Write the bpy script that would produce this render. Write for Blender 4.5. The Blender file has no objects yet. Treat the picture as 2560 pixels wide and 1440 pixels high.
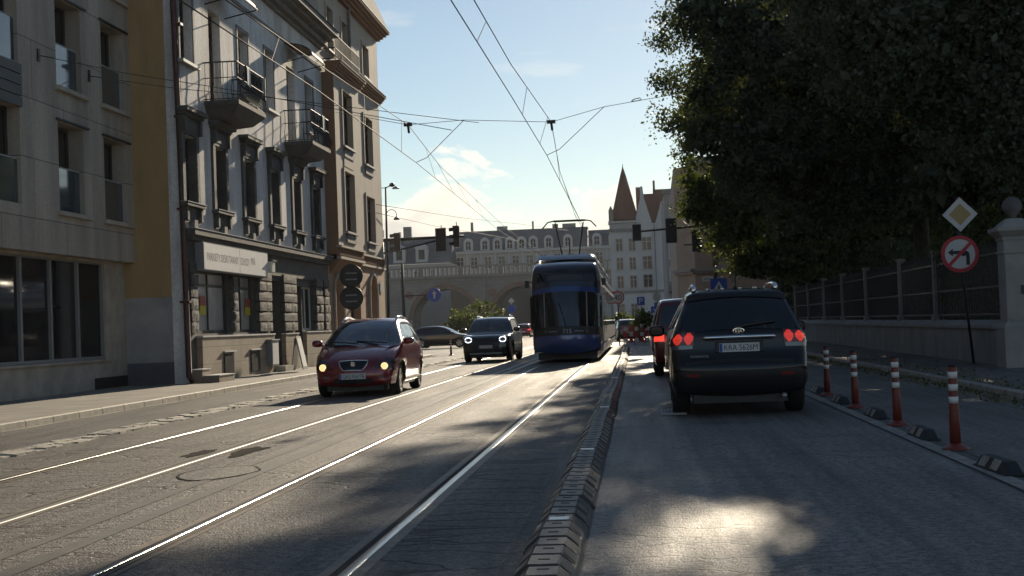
import bpy, math, random
import numpy as np
from mathutils import Vector, Matrix
from mathutils.noise import noise as pnoise
random.seed(7)
rng = np.random.default_rng(11)
sc = bpy.context.scene
col = sc.collection
PI = math.pi

# ------------------------------------------------------------------ camera (measured from the street's vanishing point)
FOC, VX, VY, ROLL, CAMH = 3500.0, 1592.3, 802.8, 0.0378, 1.30
_c, _s = math.cos(ROLL), math.sin(ROLL)
_x0 = (VX - 1280) * _c - (VY - 720) * _s
_y0 = (VX - 1280) * _s + (VY - 720) * _c
YAW = math.atan2(_x0, FOC)
PIT = math.atan2(_y0 * math.cos(YAW), FOC)
CF = Vector((-math.sin(YAW) * math.cos(PIT), math.cos(YAW) * math.cos(PIT), math.sin(PIT)))
CR = Vector((math.cos(YAW), math.sin(YAW), 0))
CU = CR.cross(CF)
CAM = Vector((0, 0, CAMH))

def ray(px, py):
    dx, dy = px - 1280, py - 720
    X = dx * _c - dy * _s
    Y = dx * _s + dy * _c
    return CR * X - CU * Y + CF * FOC
def at_y(px, py, Y):
    d = ray(px, py); return CAM + d * (Y / d.y)
def at_x(px, py, X):
    d = ray(px, py); return CAM + d * (X / d.x)
def at_z(px, py, z=0.0):
    d = ray(px, py); return CAM + d * ((z - CAMH) / d.z)

cam_d = bpy.data.cameras.new('camera')
cam = bpy.data.objects.new('camera', cam_d)
col.objects.link(cam)
Rr = (CR * _c - CU * _s)      # image right in the world (camera rolled)
Uu = (CR * _s + CU * _c)
cam.matrix_world = Matrix(((Rr.x, Uu.x, -CF.x, CAM.x), (Rr.y, Uu.y, -CF.y, CAM.y), (Rr.z, Uu.z, -CF.z, CAM.z), (0, 0, 0, 1)))
cam_d.sensor_width = 36
cam_d.lens = FOC / 2560 * 36
cam_d.clip_end = 3000
cam_d.clip_start = 0.05
sc.camera = cam

# ------------------------------------------------------------------ object helpers
def tag(o, label=None, cat=None, group=None, kind=None):
    if label: o['label'] = label
    if cat: o['category'] = cat
    if group: o['group'] = group
    if kind: o['kind'] = kind
    return o
def thing(name, label, cat, loc=(0, 0, 0), rz=0.0, group=None):
    o = bpy.data.objects.new(name, None)
    o.empty_display_size = 0.3
    col.objects.link(o)
    o.location = loc; o.rotation_euler = (0, 0, rz)
    return tag(o, label, cat, group)
def origin(p):
    v = Vector((0, 0, 0))
    while p is not None:
        v += p.location; p = p.parent
    return v
def kids(o): return list(o.children)
def copy_tree(o, parent=None):
    c = o.copy(); col.objects.link(c); c.parent = parent
    for ch in kids(o): copy_tree(ch, c)
    return c

class MB:
    """collects faces of one mesh"""
    def __init__(s): s.v = []; s.f = []; s.mi = []; s.cur = 0; s.sm = []; s.smooth = False
    def add(s, vs, fs):
        b = len(s.v)
        s.v.extend([tuple(p) for p in vs])
        for f in fs:
            s.f.append([b + i for i in f]); s.mi.append(s.cur); s.sm.append(s.smooth)
        return s
    def quad(s, a, b, c, d): return s.add([a, b, c, d], [(0, 1, 2, 3)])
    def box(s, x0, x1, y0, y1, z0, z1, M=None):
        vs = [Vector((x, y, z)) for z in (z0, z1) for y in (y0, y1) for x in (x0, x1)]
        if M is not None: vs = [M @ v for v in vs]
        return s.add(vs, [(0, 2, 3, 1), (4, 5, 7, 6), (0, 1, 5, 4), (2, 6, 7, 3), (0, 4, 6, 2), (1, 3, 7, 5)])
    def bar(s, a, b, w, d=None, up=(0, 0, 1)):
        a = Vector(a); b = Vector(b); d = d or w
        t = (b - a).normalized(); u = Vector(up)
        if abs(t.dot(u)) > .98: u = Vector((0, 1, 0))
        r = t.cross(u).normalized(); u = r.cross(t)
        vs = []
        for p in (a, b):
            for (i, j) in ((-1, -1), (1, -1), (1, 1), (-1, 1)):
                vs.append(p + r * (i * w / 2) + u * (j * d / 2))
        return s.add(vs, [(0, 3, 2, 1), (4, 5, 6, 7), (0, 1, 5, 4), (1, 2, 6, 5), (2, 3, 7, 6), (3, 0, 4, 7)])
    def tube(s, pts, r, n=8, caps=True):
        pts = [Vector(p) for p in pts]
        rs = list(r) if hasattr(r, '__len__') else [r] * len(pts)
        vs = []; ref = None
        for i, p in enumerate(pts):
            t = (pts[min(i + 1, len(pts) - 1)] - pts[max(i - 1, 0)])
            t = t.normalized() if t.length > 1e-9 else Vector((0, 0, 1))
            if ref is None:
                ref = Vector((0, 0, 1)) if abs(t.z) < .9 else Vector((1, 0, 0))
            a = t.cross(ref).normalized(); b = a.cross(t).normalized(); ref = b if b.length else ref
            for k in range(n):
                q = 2 * PI * k / n
                vs.append(p + (a * math.cos(q) + b * math.sin(q)) * rs[i])
        fs = []
        for i in range(len(pts) - 1):
            for k in range(n):
                fs.append((i * n + k, i * n + (k + 1) % n, (i + 1) * n + (k + 1) % n, (i + 1) * n + k))
        if caps:
            fs.append(tuple(range(n - 1, -1, -1))); m = (len(pts) - 1) * n; fs.append(tuple(range(m, m + n)))
        return s.add(vs, fs)
    def lathe(s, prof, c=(0, 0, 0), n=20, axis='z', M=None):
        vs = []
        for (r, h) in prof:
            for k in range(n):
                q = 2 * PI * k / n; x, y = r * math.cos(q), r * math.sin(q)
                p = (x, y, h) if axis == 'z' else ((h, x, y) if axis == 'x' else (x, h, y))
                p = Vector(p) + Vector(c)
                vs.append(M @ p if M is not None else p)
        fs = [(i * n + k, i * n + (k + 1) % n, (i + 1) * n + (k + 1) % n, (i + 1) * n + k) for i in range(len(prof) - 1) for k in range(n)]
        fs.append(tuple(range(n - 1, -1, -1))); m = (len(prof) - 1) * n; fs.append(tuple(range(m, m + n)))
        return s.add(vs, fs)
    def grid(s, P, close=False):
        n = len(P); m = len(P[0])
        vs = [p for r in P for p in r]; fs = []
        for i in range(n - 1):
            for j in range(m - 1 + (1 if close else 0)):
                fs.append((i * m + j, i * m + (j + 1) % m, (i + 1) * m + (j + 1) % m, (i + 1) * m + j))
        return s.add(vs, fs)
    def prism(s, poly, o, U, V, N, depth):
        """polygon (u,v) in the plane o,U,V thickened along N"""
        o = Vector(o); U = Vector(U); V = Vector(V); N = Vector(N); n = len(poly)
        a = [o + U * p[0] + V * p[1] for p in poly]; b = [q + N * depth for q in a]
        fs = [tuple(range(n - 1, -1, -1)), tuple(range(n, 2 * n))] + [(i, (i + 1) % n, n + (i + 1) % n, n + i) for i in range(n)]
        return s.add(a + b, fs)
    def build(s, name, mats, parent=None, world=True, bevel=0.0):
        me = bpy.data.meshes.new(name)
        vs = s.v
        if parent is not None and world:
            o = origin(parent); vs = [(p[0] - o.x, p[1] - o.y, p[2] - o.z) for p in vs]
        me.from_pydata(vs, [], s.f)
        if not isinstance(mats, (list, tuple)): mats = [mats]
        for m in mats: me.materials.append(m)
        if len(mats) > 1: me.polygons.foreach_set('material_index', s.mi)
        me.polygons.foreach_set('use_smooth', s.sm)
        me.update()
        ob = bpy.data.objects.new(name, me); col.objects.link(ob)
        if parent is not None: ob.parent = parent
        if bevel:
            b = ob.modifiers.new('bevel', 'BEVEL'); b.width = bevel; b.segments = 2; b.limit_method = 'ANGLE'
        return ob

def text_faces(txt, h, w=None, shear=0.0):
    cu = bpy.data.curves.new('t', 'FONT'); cu.body = txt; cu.align_x = 'CENTER'; cu.align_y = 'CENTER'; cu.size = 1.0; cu.shear = shear
    cu.resolution_u = 3
    ob = bpy.data.objects.new('t', cu); col.objects.link(ob)
    dg = bpy.context.evaluated_depsgraph_get()
    me = bpy.data.meshes.new_from_object(ob.evaluated_get(dg))
    vs = [v.co.copy() for v in me.vertices]; fs = [tuple(p.vertices) for p in me.polygons]
    bpy.data.objects.remove(ob); bpy.data.curves.remove(cu); bpy.data.meshes.remove(me)
    x0 = min(v.x for v in vs); x1 = max(v.x for v in vs); y0 = min(v.y for v in vs); y1 = max(v.y for v in vs)
    sx = sy = h / (y1 - y0)
    if w: sx = w / (x1 - x0)
    return [((v.x - (x0 + x1) / 2) * sx, (v.y - (y0 + y1) / 2) * sy) for v in vs], fs
def add_text(mb, txt, o, U, V, h, w=None, shear=0.0):
    vs, fs = text_faces(txt, h, w, shear)
    o = Vector(o); U = Vector(U); V = Vector(V)
    mb.add([o + U * p[0] + V * p[1] for p in vs], fs)

# ------------------------------------------------------------------ materials
def mat(name, c, rough=.6, metal=0.0, var=.12, vs=2.0, bump=0.0, bs=30.0, coat=0.0, emit=None, es=1.0, spec=.5, stretch=None, c2=None, fine=0.0, fs=60.0, ior=None):
    m = bpy.data.materials.new(name); m.use_nodes = True
    nt = m.node_tree; b = nt.nodes['Principled BSDF']; L = nt.links.new
    b.inputs['Base Color'].default_value = (*c, 1); b.inputs['Roughness'].default_value = rough; b.inputs['Metallic'].default_value = metal
    b.inputs['Specular IOR Level'].default_value = spec
    if ior: b.inputs['IOR'].default_value = ior
    if coat: b.inputs['Coat Weight'].default_value = coat; b.inputs['Coat Roughness'].default_value = .03
    if emit:
        b.inputs['Emission Color'].default_value = (*emit, 1); b.inputs['Emission Strength'].default_value = es
    tc = nt.nodes.new('ShaderNodeTexCoord'); src = tc.outputs['Object']
    if stretch:
        mp = nt.nodes.new('ShaderNodeMapping'); mp.inputs['Scale'].default_value = stretch; L(src, mp.inputs[0]); src = mp.outputs[0]
    out = None
    if var:
        n = nt.nodes.new('ShaderNodeTexNoise'); n.inputs['Scale'].default_value = vs; n.inputs['Detail'].default_value = 6; n.inputs['Roughness'].default_value = .65
        L(src, n.inputs['Vector'])
        r = nt.nodes.new('ShaderNodeValToRGB'); r.color_ramp.elements[0].position = .3; r.color_ramp.elements[1].position = .7
        d = c2 or tuple(x * (1 - var) for x in c); e = tuple(min(1, x * (1 + var)) for x in c)
        r.color_ramp.elements[0].color = (*d, 1); r.color_ramp.elements[1].color = (*e, 1)
        L(n.outputs['Fac'], r.inputs[0]); out = r.outputs[0]
        if fine:
            n2 = nt.nodes.new('ShaderNodeTexNoise'); n2.inputs['Scale'].default_value = fs; n2.inputs['Detail'].default_value = 3
            L(tc.outputs['Object'], n2.inputs['Vector'])
            mr = nt.nodes.new('ShaderNodeMapRange'); mr.inputs['From Min'].default_value = .3; mr.inputs['From Max'].default_value = .7
            mr.inputs['To Min'].default_value = 1 - fine; mr.inputs['To Max'].default_value = 1 + fine
            L(n2.outputs['Fac'], mr.inputs[0])
            mx = nt.nodes.new('ShaderNodeMix'); mx.data_type = 'RGBA'; mx.blend_type = 'MULTIPLY'; mx.inputs[0].default_value = 1
            L(out, mx.inputs[6]); L(mr.outputs[0], mx.inputs[7]); out = mx.outputs[2]
        L(out, b.inputs['Base Color'])
    if bump:
        n = nt.nodes.new('ShaderNodeTexNoise'); n.inputs['Scale'].default_value = bs; n.inputs['Detail'].default_value = 4
        L(tc.outputs['Object'], n.inputs['Vector'])
        bm = nt.nodes.new('ShaderNodeBump'); bm.inputs['Strength'].default_value = bump; bm.inputs['Distance'].default_value = .02
        L(n.outputs['Fac'], bm.inputs['Height']); L(bm.outputs[0], b.inputs['Normal'])
    m['bsdf'] = b.name
    return m
def with_bricks(m, w, h, mortar=.012, dark=.45, off=.5, axis='yz', soft=.0):
    """multiply a joint pattern into the material's colour; coordinates along the wall"""
    nt = m.node_tree; L = nt.links.new; b = nt.nodes['Principled BSDF']
    tc = nt.nodes.new('ShaderNodeTexCoord'); sx = nt.nodes.new('ShaderNodeSeparateXYZ'); cb = nt.nodes.new('ShaderNodeCombineXYZ')
    L(tc.outputs['Object'], sx.inputs[0]); L(sx.outputs['xyz'.index(axis[0])], cb.inputs[0]); L(sx.outputs['xyz'.index(axis[1])], cb.inputs[1])
    br = nt.nodes.new('ShaderNodeTexBrick'); br.offset = off
    br.inputs['Color1'].default_value = (1, 1, 1, 1); br.inputs['Color2'].default_value = (.86, .86, .86, 1); br.inputs['Mortar'].default_value = (dark, dark, dark, 1)
    br.inputs['Scale'].default_value = 1; br.inputs['Mortar Size'].default_value = mortar; br.inputs['Brick Width'].default_value = w; br.inputs['Row Height'].default_value = h
    br.inputs['Mortar Smooth'].default_value = .2
    L(cb.outputs[0], br.inputs['Vector'])
    mx = nt.nodes.new('ShaderNodeMix'); mx.data_type = 'RGBA'; mx.blend_type = 'MULTIPLY'; mx.inputs[0].default_value = 1
    src = b.inputs['Base Color'].links[0].from_socket if b.inputs['Base Color'].links else None
    if src: L(src, mx.inputs[6])
    else: mx.inputs[6].default_value = b.inputs['Base Color'].default_value
    L(br.outputs['Color'], mx.inputs[7]); L(mx.outputs[2], b.inputs['Base Color'])
    return m

MT = {}
def asphalt(name, base,  warm=0.0, cracks=0.0, rough=.66, streak=.25, speck=.55, patch=.25, bump=.8, tar=0):
    m = bpy.data.materials.new(name); m.use_nodes = True
    nt = m.node_tree; b = nt.nodes['Principled BSDF']; L = nt.links.new
    N = nt.nodes.new
    tc = N('ShaderNodeTexCoord')
    def noise(scale, detail=4, st=None, rgh=.6):
        n = N('ShaderNodeTexNoise'); n.inputs['Scale'].default_value = scale; n.inputs['Detail'].default_value = detail; n.inputs['Roughness'].default_value = rgh
        if st:
            mp = N('ShaderNodeMapping'); mp.inputs['Scale'].default_value = st; L(tc.outputs['Object'], mp.inputs[0]); L(mp.outputs[0], n.inputs['Vector'])
        else: L(tc.outputs['Object'], n.inputs['Vector'])
        return n.outputs['Fac']
    def rng_(src, a, b_, c, d):
        r = N('ShaderNodeMapRange'); r.inputs['From Min'].default_value = a; r.inputs['From Max'].default_value = b_; r.inputs['To Min'].default_value = c; r.inputs['To Max'].default_value = d
        L(src, r.inputs[0]); return r.outputs[0]
    def mul(a, b_):
        x = N('ShaderNodeMath'); x.operation = 'MULTIPLY'; L(a, x.inputs[0]); L(b_, x.inputs[1]); return x.outputs[0]
    g1 = noise(70, 2); g2 = noise(17, 3)
    ga = N('ShaderNodeMath'); ga.operation = 'ADD'; L(g1, ga.inputs[0]); L(g2, ga.inputs[1]); gh = N('ShaderNodeMath'); gh.operation = 'MULTIPLY'; L(ga.outputs[0], gh.inputs[0]); gh.inputs[1].default_value = .5; grain = gh.outputs[0]
    f = rng_(grain, .39, .61, 1 - speck, 1 + speck)
    f = mul(f, rng_(noise(.35, 5), .3, .7, 1 - patch, 1 + patch))
    f = mul(f, rng_(noise(1.0, 4, (5, .12, 1)), .3, .7, 1 - streak, 1 + streak))
    hgt = grain
    if cracks:
        v = N('ShaderNodeTexVoronoi'); v.feature = 'DISTANCE_TO_EDGE'; v.inputs['Scale'].default_value = 1.0
        mp = N('ShaderNodeMapping'); mp.inputs['Scale'].default_value = (.55, 2.6, 1)
        nz = N('ShaderNodeTexNoise'); nz.inputs['Scale'].default_value = 1.6; nz.inputs['Detail'].default_value = 5
        L(tc.outputs['Object'], nz.inputs['Vector'])
        ad = N('ShaderNodeVectorMath'); ad.operation = 'MULTIPLY_ADD'; ad.inputs[1].default_value = (.9, .9, 0)
        L(nz.outputs['Color'], ad.inputs[0]); L(tc.outputs['Object'], ad.inputs[2]); L(ad.outputs[0], mp.inputs[0]); L(mp.outputs[0], v.inputs['Vector'])
        cm = rng_(v.outputs['Distance'], 0, .03 if cracks < .95 else .055, 1 - cracks, 1)
        gate = rng_(noise(.22, 2), *((.42, .55) if cracks < .95 else (0, .1)), 0, 1)
        mixn = N('ShaderNodeMix'); mixn.data_type = 'FLOAT'; mixn.inputs[2].default_value = 1.0
        L(gate, mixn.inputs[0]); L(cm, mixn.inputs[3]); cm = mixn.outputs[0]
        f = mul(f, cm); hgt = mul(grain, cm)
    c1 = N('ShaderNodeMix'); c1.data_type = 'RGBA'; c1.blend_type = 'MULTIPLY'; c1.inputs[0].default_value = 1
    c1.inputs[6].default_value = (base * (1 + warm), base, base * (1 - warm), 1); L(f, c1.inputs[7])
    L(c1.outputs[2], b.inputs['Base Color'])
    b.inputs['Specular IOR Level'].default_value = .34
    rr = rng_(noise(.8, 4, (3, .2, 1)), .3, .7, rough - .1, rough + .1); L(rr, b.inputs['Roughness'])
    bm = N('ShaderNodeBump'); bm.inputs['Strength'].default_value = bump; bm.inputs['Distance'].default_value = .03
    L(hgt, bm.inputs['Height']); L(bm.outputs[0], b.inputs['Normal'])
    return m
MT['ground'] = asphalt('ground_asphalt', .075, .05, 0, .72)
MT['road'] = asphalt('old_asphalt', .085, .10, .6, .66, speck=.7)
MT['track'] = asphalt('track_asphalt', .10, .11, .9, .64, speck=.75)
MT['crack'] = asphalt('cracked_asphalt', .095, .11, .96, .66, speck=.6)
MT['lane'] = asphalt('lane_asphalt', .135, .08, .6, .60, speck=.65, streak=.35)
MT['park'] = asphalt('parking_asphalt', .09, .06, .2, .6, speck=.3)
MT['cycle'] = asphalt('cycle_asphalt', .13, .10, .2, .6)
MT['pave'] = with_bricks(mat('pavement_slabs', (.24, .22, .19), .75, var=.25, vs=1.5, bump=.2, bs=60, fine=.2), 1.2, .9, .012, .55, axis='yx')
MT['kerb'] = with_bricks(mat('kerb_stone', (.30, .27, .22), .75, var=.3, vs=6, bump=.4, bs=40, fine=.3), 1.05, 50, .03, .2, 0, axis='yx')
MT['sett'] = mat('sett_stone', (.40, .37, .31), .65, var=.45, vs=3, bump=.5, bs=25, fine=.3)
MT['soil'] = mat('soil', (.05, .045, .035), .9, var=.4, vs=3)
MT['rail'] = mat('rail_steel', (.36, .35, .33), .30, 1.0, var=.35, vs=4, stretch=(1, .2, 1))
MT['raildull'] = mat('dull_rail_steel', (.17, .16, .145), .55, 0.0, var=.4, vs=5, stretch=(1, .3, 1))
MT['railweb'] = mat('rail_rust', (.16, .13, .10), .6, .3, var=.4, vs=6)
MT['groove'] = mat('groove_dark', (.02, .018, .015), .9, var=.4, vs=10)  # flat dark strip drawn in place of the rail groove
MT['paint'] = mat('worn_paint', (.24, .22, .19), .6, var=.4, vs=5, c2=(.12, .11, .10), fine=.3)
MT['concrete'] = with_bricks(mat('concrete_panels', (.41, .36, .295), .8, var=.30, vs=1.3, bump=.15, bs=20, stretch=(1, 1, .12), fine=.12, fs=25), 3.3, 1.3, .012, .35)
MT['concrete_plain'] = mat('concrete_plain', (.40, .35, .285), .8, var=.28, vs=1.6, bump=.15, bs=20)
MT['yellow'] = mat('ochre_plaster', (.40, .27, .125), .85, var=.22, vs=1.2, bump=.15, bs=25, stretch=(1, 1, .3))
MT['greyplaster'] = mat('grey_plaster', (.33, .315, .30), .85, var=.2, vs=1.4, bump=.1, bs=20)
MT['darkplaster'] = mat('dark_plaster', (.10, .10, .115), .85, var=.2, vs=2)
MT['stucco'] = mat('weathered_stucco', (.68, .67, .655), .85, var=.22, vs=.9, bump=.35, bs=9, stretch=(1, 1, .35), c2=(.42, .40, .38), fine=.12, fs=14)
MT['stone_dark'] = mat('dark_stone', (.075, .072, .068), .8, var=.35, vs=3, bump=.5, bs=14, fine=.2)
MT['stone_trim'] = mat('trim_stone', (.20, .19, .178), .8, var=.3, vs=2.5, bump=.3, bs=14)
MT['tile_beige'] = with_bricks(mat('beige_tiles', (.30, .235, .165), .6, var=.22, vs=1.3, bump=.1, bs=15), 1.35, .46, .012, .5)
MT['brown'] = mat('brown_paint', (.16, .085, .045), .7, var=.15, vs=2)
MT['pink'] = mat('salmon_plaster', (.40, .255, .165), .85, var=.1, vs=.8, bump=.1, bs=18)
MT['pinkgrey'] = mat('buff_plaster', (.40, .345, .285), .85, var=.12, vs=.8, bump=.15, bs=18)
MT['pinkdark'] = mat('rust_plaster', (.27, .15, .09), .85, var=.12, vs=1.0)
MT['slate'] = mat('slate_roof', (.10, .11, .125), .9, var=.25, vs=4, bump=.3, bs=12, spec=.08)
MT['redtile'] = mat('red_roof_tile', (.14, .065, .05), .9, var=.3, vs=5, bump=.6, bs=10, spec=.08)
MT['glass'] = mat('window_glass', (.012, .013, .015), .05, 0, var=0, spec=.4)
MT['glass2'] = mat('wavy_glass', (.012, .012, .013), .12, 0, var=0, bump=.08, bs=2.0, spec=.12)
MT['glassblue'] = mat('balustrade_glass', (.05, .07, .08), .05, 0, var=0, spec=1.0)
MT['frame_dark'] = mat('dark_frame', (.03, .03, .03), .5, var=.1)
MT['frame_brown'] = mat('brown_frame', (.09, .05, .04), .6, var=.2, vs=4)
MT['frame_grey'] = mat('grey_frame', (.22, .22, .22), .5, var=.1)
MT['frame_white'] = mat('white_frame', (.55, .55, .53), .5, var=.1)
MT['iron'] = mat('wrought_iron', (.018, .018, .018), .65, .0, var=.2)
MT['zinc'] = mat('zinc_flashing', (.36, .36, .36), .65, .2, var=.15, vs=4, spec=.25)
MT['white'] = mat('white_panel', (.74, .73, .69), .55, var=.06, vs=2)
MT['whitewash'] = mat('whitewashed_glass', (.36, .36, .35), .25, var=.25, vs=1.6, stretch=(1, 1, .4))
MT['black'] = mat('black_plastic', (.012, .012, .013), .45, var=.1)
MT['rubber'] = mat('tyre_rubber', (.014, .014, .014), .75, var=.2, vs=10)
MT['rubbergrey'] = mat('worn_rubber', (.050, .046, .041), .55, var=.4, vs=9, bump=.3, bs=40, fine=.25)
MT['chrome'] = mat('chrome', (.75, .75, .76), .08, 1.0, var=0)
MT['alloy'] = mat('alloy_rim', (.38, .38, .39), .3, .9, var=.05)
MT['redplastic'] = mat('red_post_plastic', (.16, .028, .018), .5, var=.2, vs=5)
MT['reflective'] = mat('reflective_band', (.62, .62, .60), .35, var=.1, vs=8)
MT['steel'] = mat('galvanised_steel', (.28, .29, .30), .45, .8, var=.2, vs=4)
MT['pole_dark'] = mat('dark_pole_paint', (.03, .035, .035), .5, .3, var=.2)
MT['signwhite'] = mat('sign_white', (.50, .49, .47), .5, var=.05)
MT['signred'] = mat('sign_red', (.42, .02, .03), .5, var=.06)
MT['signyellow'] = mat('sign_yellow', (.33, .23, .08), .5, var=.08)
MT['signblue'] = mat('sign_blue', (.01, .06, .32), .5, var=.06)
MT['signblack'] = mat('sign_black', (.012, .012, .012), .5, var=0)
MT['bark'] = mat('bark', (.07, .055, .042), .9, var=.4, vs=6, bump=.8, bs=12)
MT['wire'] = mat('wire_metal', (.07, .07, .07), .7, .0, var=0, spec=.15)
MT['carglass'] = mat('car_glass', (.006, .007, .008), .03, 0, var=0, spec=.9)
MT['taillens'] = mat('tail_lens', (.10, .006, .006), .12, var=0, coat=.5)
MT['clearlens'] = mat('clear_lens', (.14, .14, .145), .12, .3, var=0, coat=.6)
MT['stoplit'] = mat('lit_stop_lamp', (.3, .01, .01), .3, var=0, emit=(1, .05, .03), es=.8)
MT['headlit'] = mat('lit_headlamp', (.8, .75, .6), .2, var=0, emit=(1, .66, .30), es=.6)
MT['drl'] = mat('lit_daytime_lamp', (.8, .8, .8), .2, var=0, emit=(.75, .85, 1), es=1.5)
MT['plate'] = mat('number_plate', (.55, .55, .54), .4, var=.05)
def carpaint(name, c, rough=.28, metal=.3):
    return mat(name, c, rough, metal, var=.04, vs=1.5, coat=1.0)
# ------------------------------------------------------------------ ground, road, rails
def sheet(name, mats, x0, x1, y0, y1, z, step=2.0, kind='structure', xf=None):
    m = MB(); n = max(1, int((y1 - y0) / step)); P = []
    for i in range(n + 1):
        y = y0 + (y1 - y0) * i / n; d = xf(y) if xf else 0
        P.append([(x1 + d, y, z), (x0 + d, y, z)])
    m.grid(P); o = m.build(name, mats); o['kind'] = kind; return o
def smooth(a, b, t):
    t = max(0, min(1, (t - a) / (b - a))); return t * t * (3 - 2 * t)
g = MB().quad((-900, -300, -.03), (900, -300, -.03), (900, 1500, -.03), (-900, 1500, -.03)).build('ground', MT['ground']); g['kind'] = 'structure'
sheet('road', MT['road'], -9.5, 5.35, -12, 300, 0)
sheet('tram_track_bed', MT['track'], -6.75, -.78, -12, 180, .004)
sheet('cracked_strip', MT['crack'], -1.50, -.80, -12, 46, .0062)
sheet('driving_lane', MT['lane'], -.34, 2.62, -12, 72, .004)
sheet('parking_lane', MT['park'], -9.5, -7.62, -12, 62, .004)
sheet('cycle_lane', MT['cycle'], 2.92, 5.3, -12, 74, .004)
sheet('lane_marking', MT['paint'], 2.66, 2.80, -12, 70, .009)
sheet('garden_soil', MT['soil'], 7.9, 60, 29, 120, .115)
sheet('side_street', MT['park'], -60, -9.5, 66.5, 84, .004)
# thin worn dash lines of old sealing between the tracks
mb = MB()
for x, w in ((-3.93, .10), (-3.62, .13)):
    P = []
    for i in range(90):
        y = 6 + i * .7; d = .03 * pnoise((x, y * .3, 0))
        P.append([(x + w / 2 + d, y, .0075), (x - w / 2 + d, y, .0075)])
    mb.grid(P)
o = mb.build('sealed_seam', mat('seam_sealant', (.15, .138, .118), .5, var=.25, vs=5, fine=.2, fs=90)); o['kind'] = 'structure'

# pavements and kerbs
m = MB(); m.box(-16, -9.66, -12, 63.9, 0, .12); o = m.build('left_pavement', MT['pave']); o['kind'] = 'structure'
m = MB()
P = []
for i in range(160):
    y = -12 + i * .5
    if y > 64: break
    jz = .008 * pnoise((1, y * .7, 2)); jx = .012 * pnoise((5, y * .7, 2))
    P.append([(-9.66, y, .118 + jz), (-9.53 + jx, y, .124 + jz), (-9.505 + jx, y, .105 + jz), (-9.495 + jx, y, -.01)])
m.grid(P); o = m.build('left_kerb', MT['kerb']); o['kind'] = 'structure'
m = MB(); m.box(5.46, 40, -12, 73, 0, .10); o = m.build('right_pavement', MT['cycle']); o['kind'] = 'structure'
m = MB(); P = []
for i in range(172):
    y = -12 + i * .5
    jx = .01 * pnoise((5, y * .7, 9))
    P.append([(5.46, y, .098), (5.33 + jx, y, .104), (5.30 + jx, y, .088), (5.29 + jx, y, -.01)])
m.grid(P); o = m.build('right_kerb', MT['kerb']); o['kind'] = 'structure'
# row of stone setts between carriageway and parking lane, broken edge
m = MB(); y = 4.0
while y < 62:
    for k, (xa, xb) in enumerate(((-7.60, -7.44), (-7.43, -7.24))):
        l = random.uniform(.22, .40) if k else .3
        z = .012 + random.uniform(0, .03); a = xa + random.uniform(-.015, .015); b = xb + random.uniform(-.05, .02)
        yb = y + (.3 if not k else l)
        c = [(a, y + .008, z + random.uniform(-.008, .008)), (b, y + .008, z - .006 + random.uniform(-.01, .008)), (b + random.uniform(-.02, .02), y + .285, z - .006), (a, y + .29, z)]
        m.add(c + [(p[0], p[1], -.01) for p in c], [(0, 1, 2, 3), (0, 4, 5, 1), (1, 5, 6, 2), (2, 6, 7, 3), (3, 7, 4, 0)])
    y += .3
o = m.build('sett_gutter', MT['sett']); o['kind'] = 'structure'
# dirt and weeds line against both kerbs
m = MB()
for (xa, s, yend) in ((-9.49, 1, 62), (5.28, -1, 72)):
    P = []
    for i in range(150):
        y = -5 + i * .5
        if y > yend: break
        w = .05 + .13 * max(0, pnoise((xa, y * .8, 3)) + .4)
        P.append([(xa, y, .008), (xa + s * w, y, .008)])
    m.grid(P)
o = m.build('gutter_dirt', mat('gutter_dirt', (.20, .18, .145), .85, var=.4, vs=7, fine=.3)); o['kind'] = 'structure'

# four grooved rails
def rail_curve(x, y): return x - .00002 * max(0, y - 60) ** 2
rail_labels = ['leftmost tram rail, next to the stone setts', 'second tram rail from the left, beside the pothole', 'third tram rail from the left, bright and ending under the tram', 'rightmost tram rail, beside the black rubber lane divider']
MT['patchdark'] = mat('bitumen_patch', (.026, .024, .022), .95, var=.4, vs=12, bump=.8, bs=30, spec=.03)
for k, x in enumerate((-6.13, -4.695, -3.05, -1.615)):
    side = 1 if k % 2 == 0 else -1      # the groove lies on the inner side of the gauge
    m = MB()
    ys = list(np.arange(-12, 190, 2.0))
    def strip(a, b, z, za=None):
        if b < a: a, b = b, a
        m.grid([[(rail_curve(x, y) + b, y, z), (rail_curve(x, y) + a, y, z)] for y in ys])
    m.cur = 1; strip(-.115 * side, .135 * side, .0078)      # bedding joint
    m.cur = 0; m.smooth = True                              # running head, slightly crowned
    cx_ = -.012 * side; hp = ((.036, .002), (.0345, .007), (.031, .0115), (.025, .0145), (.012, .0158), (-.012, .0158), (-.025, .0145), (-.031, .0115), (-.0345, .007), (-.036, .002))
    m.grid([[(rail_curve(x, y) + cx_ + a, y, b) for a, b in hp] for y in ys]); m.smooth = False
    m.cur = 2; strip(.022 * side, .062 * side, .0105)       # groove
    m.cur = 1; strip(.062 * side, .082 * side, .0140)       # guard lip
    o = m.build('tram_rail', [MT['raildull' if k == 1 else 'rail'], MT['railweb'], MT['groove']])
    tag(o, rail_labels[k], 'tram rail', 'grooved tram rails in the street')

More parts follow.
